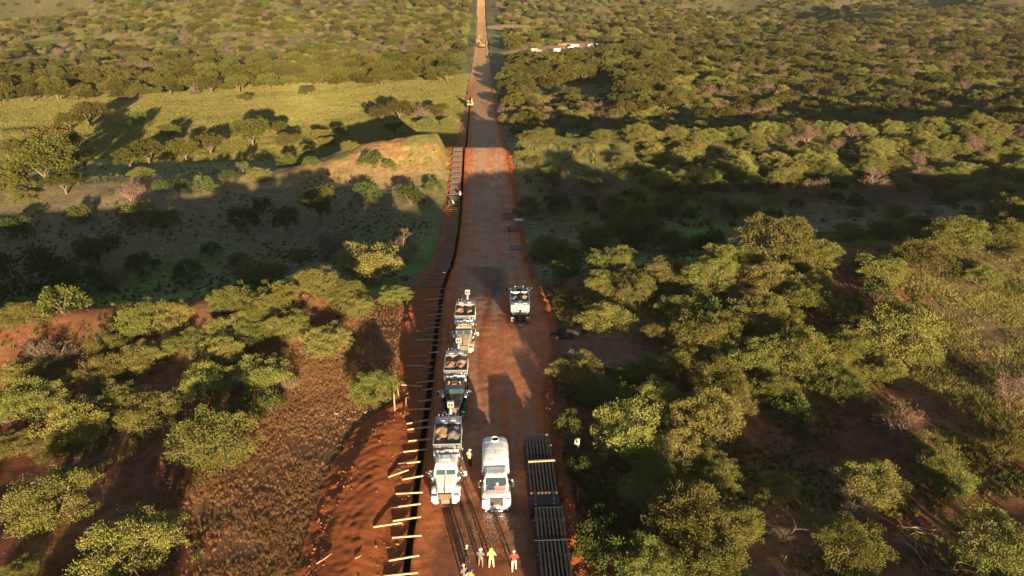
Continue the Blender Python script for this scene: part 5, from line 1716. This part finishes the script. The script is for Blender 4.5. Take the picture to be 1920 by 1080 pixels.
for (px, py, h, lean, lab) in ((740, 770, 2.1, 2, "thickest old fence post beside the lone mesquite with forked stems"), (748, 746, 1.6, -3, "thin old fence post behind the thickest one"), (760, 762, 1.1, 8, "short leaning post at the edge of the spoil bank")):
    p = at_strip(px, py)
    o = MB().cyl((0, 0, -.2), (math.sin(rad(lean)) * h, 0, h), .10 if h > 2 else .06, 8, .07 if h > 2 else .045).build("fence_post", OLDWOOD)
    o.location = (p[0], p[1], float(surf_np(*p))); tag(o, lab, "post")
for (a, b, lab) in (((756, 782), (762, 770), "pale broken stick on the spoil below the fence posts"), ((757, 741), (766, 739), "short pale stick lying across the bank behind the fence posts")):
    pole(at_strip(*a), at_strip(*b), .035, "broken_stick", lab, "stick", OLDWOOD)
pole(at_strip(593, 1058), at_strip(623, 1040), .05, "fallen_branch", "long fallen branch at the lower left edge of the spoil", "branch", OLDWOOD)
pole(at_strip(665, 1048), at_strip(680, 1042), .045, "fallen_branch", "short branch on the spoil near the bottom", "branch", OLDWOOD)
def deadwood(px, py, s, label, seed):
    p = at(px, py); r = random.Random(seed)
    limbs, tips = skeleton(r, 3, 2.4 * s, 1.6, 3, 2, .1)
    me = wood_mesh("dead_branch", [([np.array(q) * [1, 1, .35] for q in pts], [w * .35 for w in rr], lev) for pts, rr, lev in limbs], 3, OLDWOOD)
    o = link("dead_branch", me, loc=(p[0], p[1], float(terr(*p)) + .1)); tag(o, label, "dead branch")
deadwood(1478, 1005, .9, "small grey dead branch on the bare red slope", 2)
deadwood(1680, 985, 1.3, "pale dead branch lying under the brown twiggy shrub at lower right", 3)
deadwood(1740, 1065, 1.5, "long forked dead branch at the bottom edge, right of the dull olive mesquite", 4)
deadwood(1625, 935, 1.2, "grey fallen branches between the green and the dull olive mesquite", 5)
deadwood(1060, 812, 1.0, "dead branch beside the far end of the panel stack", 6)

# ------------------------------------------------------------------ people
SKIN = M("skin", (.45, .26, .18), .6)
def cloth(name, c): return M(name, c, .85, 0, .15, 6, .2)
HAIR_B = M("blond_hair", (.62, .46, .25), .7); HAIR_D = M("dark_hair", (.03, .02, .015), .6)
BOOT = M("boot_leather", (.06, .04, .03), .7)

def skin_mesh(name, joints, edges, radii, mats, sub=1):
    me = bpy.data.meshes.new(name + "_skel")
    ks = list(joints); ix = {k: i for i, k in enumerate(ks)}
    me.from_pydata([joints[k] for k in ks], [(ix[a], ix[b]) for a, b in edges], [])
    o = bpy.data.objects.new(name, me); COL.objects.link(o)
    sk = o.modifiers.new("skin", 'SKIN'); sk.use_smooth_shade = True
    for k in ks:
        v = me.skin_vertices[0].data[ix[k]]
        r = radii[k]; v.radius = r if isinstance(r, tuple) else (r, r)
        v.use_root = (k == ks[0])
    if sub: o.modifiers.new("sub", 'SUBSURF').levels = sub
    dg = bpy.context.evaluated_depsgraph_get(); dg.update()
    out = bpy.data.meshes.new_from_object(o.evaluated_get(dg)); out.name = name
    bpy.data.objects.remove(o); bpy.data.meshes.remove(me)
    out.materials.clear()
    out.materials.append(mats)
    return out

def person(label, x, y, face, arms, top, legs, hat=None, hatmat=None, vest=None, hair=HAIR_D, step=(0, 0), group=None, z=None, h=1.78, bend=0.0, boots=BOOT, hood=None):
    """face: heading in degrees, 0 looks up the road. arms: ((elbow L),(wrist L),(elbow R),(wrist R)) in metres"""
    z = float(surf_np(x, y)) if z is None else z
    t = thing("person", label, "person", (x, y, z), rad(-face), group); s = h / 1.78; t.scale = (s, s, s)
    by = math.sin(rad(bend)); bz = math.cos(rad(bend))
    def up(dx, hgt): return (dx, (hgt - .95) * by, .95 + (hgt - .95) * bz)
    J = {'pelvis': (0, 0, .96), 'waist': up(0, 1.12), 'chest': up(0, 1.36), 'neck': up(0, 1.50), 'chin': up(0, 1.56),
         'shL': up(-.19, 1.43), 'shR': up(.19, 1.43), 'hipL': (-.10, 0, .90), 'hipR': (.10, 0, .90),
         'knL': (-.13, step[0] * .5 + .03, .50), 'knR': (.13, step[1] * .5 + .03, .50),
         'anL': (-.15, step[0], .10), 'anR': (.15, step[1], .10), 'toL': (-.17, step[0] + .19, .045), 'toR': (.17, step[1] + .19, .045)}
    J['elL'], J['wrL'], J['elR'], J['wrR'] = arms
    head = Vector(up(0, 1.67)) + Vector((0, .02, 0))
    J['head'] = tuple(head); J['crown'] = tuple(head + Vector((0, .0, .08)))
    for sd in 'LR':
        w_ = Vector(J['wr' + sd]); e = Vector(J['el' + sd]); J['ha' + sd] = tuple(w_ + (w_ - e).normalized() * .09)
    E = [('pelvis', 'waist'), ('waist', 'chest'), ('chest', 'neck'), ('neck', 'chin'), ('chin', 'head'), ('head', 'crown'), ('chest', 'shL'), ('chest', 'shR'),
         ('shL', 'elL'), ('elL', 'wrL'), ('wrL', 'haL'), ('shR', 'elR'), ('elR', 'wrR'), ('wrR', 'haR'), ('pelvis', 'hipL'), ('pelvis', 'hipR'),
         ('hipL', 'knL'), ('knL', 'anL'), ('anL', 'toL'), ('hipR', 'knR'), ('knR', 'anR'), ('anR', 'toR')]
    R = {'pelvis': (.12, .10), 'waist': (.12, .09), 'chest': (.13, .10), 'neck': .055, 'chin': .06, 'head': .095, 'crown': .075, 'shL': .06, 'shR': .06,
         'elL': .043, 'elR': .043, 'wrL': .03, 'wrR': .03, 'haL': .035, 'haR': .035, 'hipL': .085, 'hipR': .085, 'knL': .058, 'knR': .058, 'anL': .042, 'anR': .042, 'toL': .04, 'toR': .04}
    bme = skin_mesh("body", J, E, R, SKIN)
    # fingers, nose and ears join the body mesh
    bm = bmesh.new(); bm.from_mesh(bme)
    for sd in 'LR':
        a = Vector(J['ha' + sd]); d_ = (a - Vector(J['wr' + sd])).normalized(); side = d_.cross(Vector((0, .3, 1))).normalized(); dn = d_.cross(side).normalized()
        for k, (o_s, ln) in enumerate(((-.030, .055), (-.010, .066), (.010, .062), (.030, .048), (.045, .045))):
            th = k == 4
            p0 = a + side * o_s - d_ * (.03 if th else 0); p1 = p0 + (d_ + (side * .9 if th else Vector())).normalized() * ln * .55; p2 = p1 + (d_ * .75 + dn * .6).normalized() * ln * .5
            for q0, q1, r0, r1 in ((p0, p1, .0095, .0085), (p1, p2, .0085, .006)):
                dd = q1 - q0
                r_ = bmesh.ops.create_cone(bm, cap_ends=True, segments=6, radius1=r0, radius2=r1, depth=dd.length)
                bmesh.ops.rotate(bm, verts=r_['verts'], cent=(0, 0, 0), matrix=Vector((0, 0, 1)).rotation_difference(dd.normalized()).to_matrix())
                bmesh.ops.translate(bm, verts=r_['verts'], vec=(q0 + q1) / 2)
    for (dx, dy, dz, sc_) in ((0, .105, -.01, (.014, .022, .02)), (-.088, .0, 0, (.012, .02, .03)), (.088, .0, 0, (.012, .02, .03)), (-.032, .088, .02, (.014, .01, .008)), (.032, .088, .02, (.014, .01, .008)), (0, .09, -.05, (.024, .01, .006))):
        r_ = bmesh.ops.create_icosphere(bm, subdivisions=1, radius=1)
        for v in r_['verts']: v.co = Vector((v.co.x * sc_[0], v.co.y * sc_[1], v.co.z * sc_[2])) + head + Vector((dx, dy, dz))
    bm.to_mesh(bme); bm.free()
    link("body", bme, t)
    tj = ['waist', 'pelvis', 'chest', 'shL', 'shR', 'elL', 'elR', 'wrL', 'wrR', 'neck']
    def near_wrist(sd): return tuple(Vector(J['wr' + sd]) * .93 + Vector(J['el' + sd]) * .07)
    K = {k: J[k] for k in tj}; K['wrL'] = near_wrist('L'); K['wrR'] = near_wrist('R'); K['neck'] = up(0, 1.475); K['hem'] = (0, 0, .86)
    Rj = {'pelvis': (.165, .13), 'waist': (.16, .125), 'chest': (.175, .135), 'shL': .085, 'shR': .085, 'elL': .066, 'elR': .066, 'wrL': .050, 'wrR': .050, 'neck': .085, 'hem': (.17, .135)}
    link("jacket", skin_mesh("jacket", K, [('waist', 'pelvis'), ('pelvis', 'hem'), ('waist', 'chest'), ('chest', 'neck'), ('chest', 'shL'), ('chest', 'shR'), ('shL', 'elL'), ('shR', 'elR'), ('elL', 'wrL'), ('elR', 'wrR')], Rj, top), t)
    K = {k: J[k] for k in ('pelvis', 'hipL', 'hipR', 'knL', 'knR')}; K['anL'] = (J['anL'][0], J['anL'][1], .13); K['anR'] = (J['anR'][0], J['anR'][1], .13)
    K['belt'] = (0, 0, 1.04)
    Rt = {'pelvis': (.15, .12), 'hipL': .105, 'hipR': .105, 'knL': .078, 'knR': .078, 'anL': .066, 'anR': .066, 'belt': (.14, .11)}
    link("trousers", skin_mesh("trousers", K, [('pelvis', 'belt'), ('pelvis', 'hipL'), ('pelvis', 'hipR'), ('hipL', 'knL'), ('hipR', 'knR'), ('knL', 'anL'), ('knR', 'anR')], Rt, legs), t)
    for sd in 'LR':
        a = Vector(J['an' + sd]); b = Vector(J['to' + sd])
        MB().box((a + b) / 2 + Vector((0, -.02, -.012)), (.10, .30, .10), bev=.03).build("boot", boots, t)
    def dome(nm, c, rx, ry, rz_, mat, brim=0.0, cut=-.1):
        m_ = bmesh.new(); bmesh.ops.create_icosphere(m_, subdivisions=2, radius=1)
        for v in m_.verts:
            v.co.z = max(v.co.z, cut); v.co = Vector((v.co.x * rx, v.co.y * ry, v.co.z * rz_)) + c
        if brim:
            r_ = bmesh.ops.create_cone(m_, cap_ends=True, segments=18, radius1=brim, radius2=brim * .97, depth=.015)
            bmesh.ops.translate(m_, verts=r_['verts'], vec=c + Vector((0, .02, cut * rz_)))
        me_ = bpy.data.meshes.new(nm); m_.to_mesh(me_); m_.free(); me_.materials.append(mat)
        for f_ in me_.polygons: f_.use_smooth = True
        return link(nm, me_, t)
    if hood: dome("hood", head + Vector((0, -.02, .0)), .145, .155, .185, hood, 0, -.85)
    elif hat == 'hard': dome("hair", head + Vector((0, -.015, .02)), .108, .112, .10, hair, 0, -.5); dome("hard_hat", head + Vector((0, .01, .05)), .135, .155, .12, hatmat, .165)
    elif hat == 'cap': dome("hair", head + Vector((0, -.015, .01)), .108, .112, .11, hair, 0, -.7); dome("cap", head + Vector((0, .01, .055)), .118, .128, .095, hatmat, 0); MB().box(head + Vector((0, .15, .05)), (.15, .12, .015)).build("cap_peak", hatmat, t)
    elif hat == 'brim': dome("hair", head + Vector((0, -.015, .01)), .108, .112, .11, hair, 0, -.7); dome("sun_hat", head + Vector((0, .01, .06)), .12, .13, .10, hatmat, .22)
    else: dome("hair", head + Vector((0, -.02, .02)), .115, .12, .135, hair, 0, -.6)
    if vest:
        vm = {k: J[k] for k in ('waist', 'pelvis', 'chest')}; vm['neck'] = up(0, 1.47); vm['s1'] = up(-.13, 1.44); vm['s2'] = up(.13, 1.44)
        link("vest", skin_mesh("vest", vm, [('waist', 'pelvis'), ('waist', 'chest'), ('chest', 'neck'), ('chest', 's1'), ('chest', 's2')], {'pelvis': (.185, .15), 'waist': (.18, .145), 'chest': (.19, .15), 'neck': .10, 's1': .10, 's2': .10}, vest), t)
    return t

REST = ((-.27, -.02, 1.16), (-.30, .06, .92), (.27, -.02, 1.16), (.30, .06, .92))
FRONT = ((-.30, .02, 1.17), (-.12, .27, 1.16), (.30, .02, 1.17), (.12, .27, 1.16))
HIPS = ((-.40, -.05, 1.18), (-.22, .10, 1.03), (.38, -.02, 1.17), (.20, .22, 1.12))
BLACKC = cloth("black_cloth", (.012, .012, .014)); GREYC = cloth("grey_cloth", (.13, .125, .125)); TANC = cloth("khaki_cloth", (.17, .12, .08))
YEL = cloth("yellow_rainwear", (.78, .70, .22)); YELP = cloth("pale_yellow_trousers", (.74, .64, .36)); REDC = cloth("red_shirt_cloth", (.55, .04, .05)); PALE = cloth("cream_trousers", (.72, .60, .46))
HIVIS = cloth("hi_vis_cloth", (.72, .78, .10)); DENIM = cloth("denim", (.05, .07, .13)); WHT = cloth("white_shirt_cloth", (.80, .76, .68)); MUST = cloth("mustard_cloth", (.55, .36, .13)); BLUC = cloth("blue_cap_cloth", (.05, .07, .22))
HATW = M("white_hard_hat", (.80, .78, .74), .35, coat=.4); HATY = M("yellow_hard_hat", (.85, .55, .05), .35, coat=.4); STRAW = M("straw_hat", (.62, .46, .24), .8)
grp = "people watching the trucks at the bottom of the photo"
person("person in a red shirt and cream trousers, pointing left, standing rightmost of the group", 1.68, 37.35, -8, ((-.29, .06, 1.19), (-.38, .28, 1.16), (.31, -.05, 1.17), (.25, .10, .97)), REDC, PALE, 'cap', cloth("cream_cap", (.70, .60, .46)), group=grp, boots=PALE, step=(-.18, .04), h=1.84)
person("person in a yellow hooded rain suit standing in front of the water truck", 0.0, 37.6, -3, ((-.29, .0, 1.18), (-.24, .20, 1.08), (.30, .0, 1.18), (.34, .14, .98)), YEL, YELP, hood=cloth("yellow_hood", (.72, .66, .08)), group=grp, boots=YELP, step=(.0, .03), h=1.84)
person("person in a grey hooded top and khaki trousers with a white hard hat", -.80, 37.7, 12, FRONT, GREYC, TANC, 'hard', HATW, group=grp, step=(.02, -.06))
person("blond person dressed all in black at the left of the group", -1.82, 38.1, -14, HIPS, BLACKC, BLACKC, None, hair=HAIR_B, group=grp, h=1.8)
person("person in a grey jacket and pale cap crouching at the bottom edge", -1.95, 36.15, -25, FRONT, GREYC, DENIM, 'cap', HATW, group=grp, h=1.74, bend=12)
person("person in a mustard jacket and blue cap at the bottom edge of the photo", -1.55, 35.7, 35, HIPS, MUST, DENIM, 'cap', BLUC, group=grp, h=1.72, bend=18)
p = at_strip(881, 873)
person("worker in a yellow-green high-visibility vest between the white mixer and the water truck", p[0], p[1], 30, FRONT, WHT, BLACKC, 'hard', HATW, vest=HIVIS, step=(.1, -.1))
p = at(1083, 852)
person("photographer in a white shirt and straw hat raising both hands, right of the panel stack", p[0], p[1], -60, ((-.34, .18, 1.38), (-.12, .26, 1.62), (.34, .18, 1.38), (.12, .26, 1.62)), WHT, TANC, 'brim', STRAW, h=1.78)
for (px, py, f_, lab, tp, hm) in ((863, 373, 20, "farther worker with a white shirt on the steel mats left of the trench", WHT, HATW), (851, 389, -70, "nearer worker in a yellow vest beside the steel mats left of the trench", HIVIS, HATY), (954, 437, 10, "worker in white hard hat and dark clothes at the grey racks right of the road", GREYC, HATW)):
    p = at_strip(px, py)
    person(lab, p[0], p[1], f_, FRONT, tp, BLACKC, 'hard', hm, bend=25 if px < 860 else 8)

# ------------------------------------------------------------------ machines and camp, far along the road
MYEL = paint("machine_yellow", (.42, .26, .07)); 
def excavator(x, y, rz, label, raised=False):
    t = thing("excavator", label, "excavator", (x, y, float(strip_z(x, y))), rz, "excavators working along the road")
    for sx in (-1, 1):
        tr = MB(); tr.loft([[(sx * 1.0, yy, zz) for (yy, zz) in P] for P in ([(-2, .25), (-1.7, 0), (1.7, 0), (2, .25), (2, .65), (1.7, .9), (-1.7, .9), (-2, .65)],)] + [[(sx * 1.6, yy, zz) for (yy, zz) in [(-2, .25), (-1.7, 0), (1.7, 0), (2, .25), (2, .65), (1.7, .9), (-1.7, .9), (-2, .65)]]]); tr.build("track", DARKST, t)
    MB().box((0, .5, 1.7), (2.7, 3.2, 1.2), bev=.12).build("engine_house", MYEL, t)
    cb = MB().box((-.8, -.9, 2.2), (1.0, 1.5, 1.7), bev=.1, taper=(.9, .85)).build("cab", MYEL, t)
    MB().box((-.8, -1.64, 2.35), (.8, .06, 1.0), (rad(-4), 0, 0)).build("cab_window", GLASS, cb)
    MB().box((0, 1.9, 1.6), (2.6, .7, 1.0), bev=.15).build("counterweight", DARKST, t)
    if raised: a, b, c, d = (.3, -1, 1.9), (.3, -3.2, 6.0), (.3, -6.0, 6.6), (.3, -7.0, 3.4)
    else: a, b, c, d = (.3, -1, 1.9), (.3, -2.8, 4.4), (.3, -4.8, 4.4), (.3, -5.2, 1.5)
    MB().cyl(a, b, .30, 6, .24).cyl(b, c, .24, 6, .2).build("boom", MYEL, t)
    MB().cyl(c, d, .2, 6, .15).build("arm", MYEL, t)
    MB().cyl((.3, -1.4, 1.5), tuple((Vector(a) * .4 + Vector(b) * .6) + Vector((0, -.25, -.3))), .09, 8).build("boom_cylinder", CHROME, t)
    MB().loft([[(-.3, d[1] - .3, d[2]), (.9, d[1] - .3, d[2]), (.9, d[1] + .5, d[2]), (-.3, d[1] + .5, d[2])], [(-.3, d[1] + .1, d[2] - .9), (.9, d[1] + .1, d[2] - .9), (.9, d[1] + .7, d[2] - .7), (-.3, d[1] + .7, d[2] - .7)]]).build("bucket", DARKST, t)
    return t
p = at_strip(885, 198, 1); excavator(trx(p[1]) + .3, p[1] + 1.0, rad(8), "yellow excavator standing over the far end of the trench")
for (px, py, rz, ra, lab) in ((896, 76, 20, True, "excavator with raised boom, left of the pair on the far pale road"), (903, 84, -35, True, "excavator on the right of the pair on the far pale road")):
    p = at_strip(px, py, 2); excavator(p[0], p[1], rad(rz), lab, ra)

def van(x, y, rz, ln, hgt, mat, label, flat=False, name="pickup_truck", cat="pickup"):
    t = thing(name, label, cat, (x, y, float(terr(x, y))), rz, "vehicles parked at the camp clearing")
    if flat:
        MB().box((0, 0, 1.35), (2.4, ln, hgt), bev=.08).build("trailer_body", mat, t)
        MB().box((0, 0, .62), (1.9, ln * .96, .25)).build("chassis", DARKST, t)
        MB().box((1.22, 0, 1.9), (.04, ln * .16, .6)).build("window", GLASS, t); MB().box((-1.22, ln * .2, 1.5), (.04, .8, 1.7)).build("door", GALV, t)
        ys_ = (-ln * .25, -ln * .1)
    else:
        MB().box((0, 0, .85), (1.95, ln, .65), bev=.12).build("body", mat, t)
        c = MB().box((0, -.2, 1.45), (1.8, 2.4, .75), bev=.1, taper=(.85, .72)).build("cab", mat, t)
        MB().box((0, -1.28, 1.42), (1.5, .06, .5), (rad(-24), 0, 0)).build("windshield", GLASS, t)
        for sx in (-1, 1): MB().box((sx * .86, -.2, 1.45), (.05, 1.7, .42), (0, 0, 0)).build("side_window", GLASS, t)
        ys_ = (-ln * .32, ln * .32)
    for yy in ys_:
        for sx in (-.85, .85): wheel(t, sx, yy, .4, .25)
    return t
camp = [(982, 97, 90, 5.0, W_WHITE, False, "white pickup at the left end of the camp clearing"), (992, 97, 70, 6.5, MYEL, False, "orange-yellow work pickup near the left end of the camp"),
        (1001, 94.5, 100, 6, W_WHITE2, True, "cream trailer above the orange-yellow pickup"), (1011, 95, 85, 5.5, W_WHITE2, False, "cream pickup between the left trailer and the cream mid-camp trailer"),
        (1044, 94, 95, 6.0, W_WHITE2, True, "cream mid-camp trailer below the pale dirt pile"), (1070, 88, 95, 6, W_WHITE2, False, "cream pickup on the pale middle of the camp"),
        (1078, 86, 80, 7, GALV, True, "long grey trailer in the middle of the camp"), (1108, 84, 85, 6, GALV, False, "grey pickup right of the long grey trailer"), (1121, 85, 95, 7, W_BLACK, True, "dark trailer at the right end of the camp"), (1129, 83, 90, 6, W_WHITE2, False, "cream pickup beside the dark trailer")]
for (px, py, rz, ln, mat, fl, lab) in camp:
    p = at(px, py, 1.0)
    van(p[0], p[1], rad(rz), ln * .8, 1.7, mat, lab, fl, "site_trailer" if fl else "pickup_truck", "trailer" if fl else "pickup")
p = at(1060, 84)
o = lumpy("dirt_pile", 5, 2, 1.2, 23, M("orange_dirt", (.42, .16, .06), .95, 0, .2, 1)); o.location = (p[0], p[1], float(terr(*p)))
tag(o, "orange dirt pile behind the trailers of the camp clearing", "dirt pile")

# ------------------------------------------------------------------ the evening air
def haze(density):
    hz = MB(); x0, x1, y0, y1, z0, z1 = -2900, 2900, -110, 2030, -40, 250
    hz.box(((x0 + x1) / 2, (y0 + y1) / 2, (z0 + z1) / 2), (x1 - x0, y1 - y0, z1 - z0))
    m_, n_, l_, b_2 = newmat("evening_haze"); n_.remove(b_2)
    v = n_.new("ShaderNodeVolumePrincipled"); v.inputs["Density"].default_value = density; v.inputs["Color"].default_value = (.93, .92, .90, 1)
    v.inputs["Anisotropy"].default_value = .2
    l_.new(v.outputs[0], n_["Material Output"].inputs["Volume"])
    o = hz.build("haze", m_); o['kind'] = 'stuff'; o.display_type = 'WIRE'
    tag(o, "thin warm evening haze over the whole valley", "haze"); o['kind'] = 'stuff'
haze(.00007)
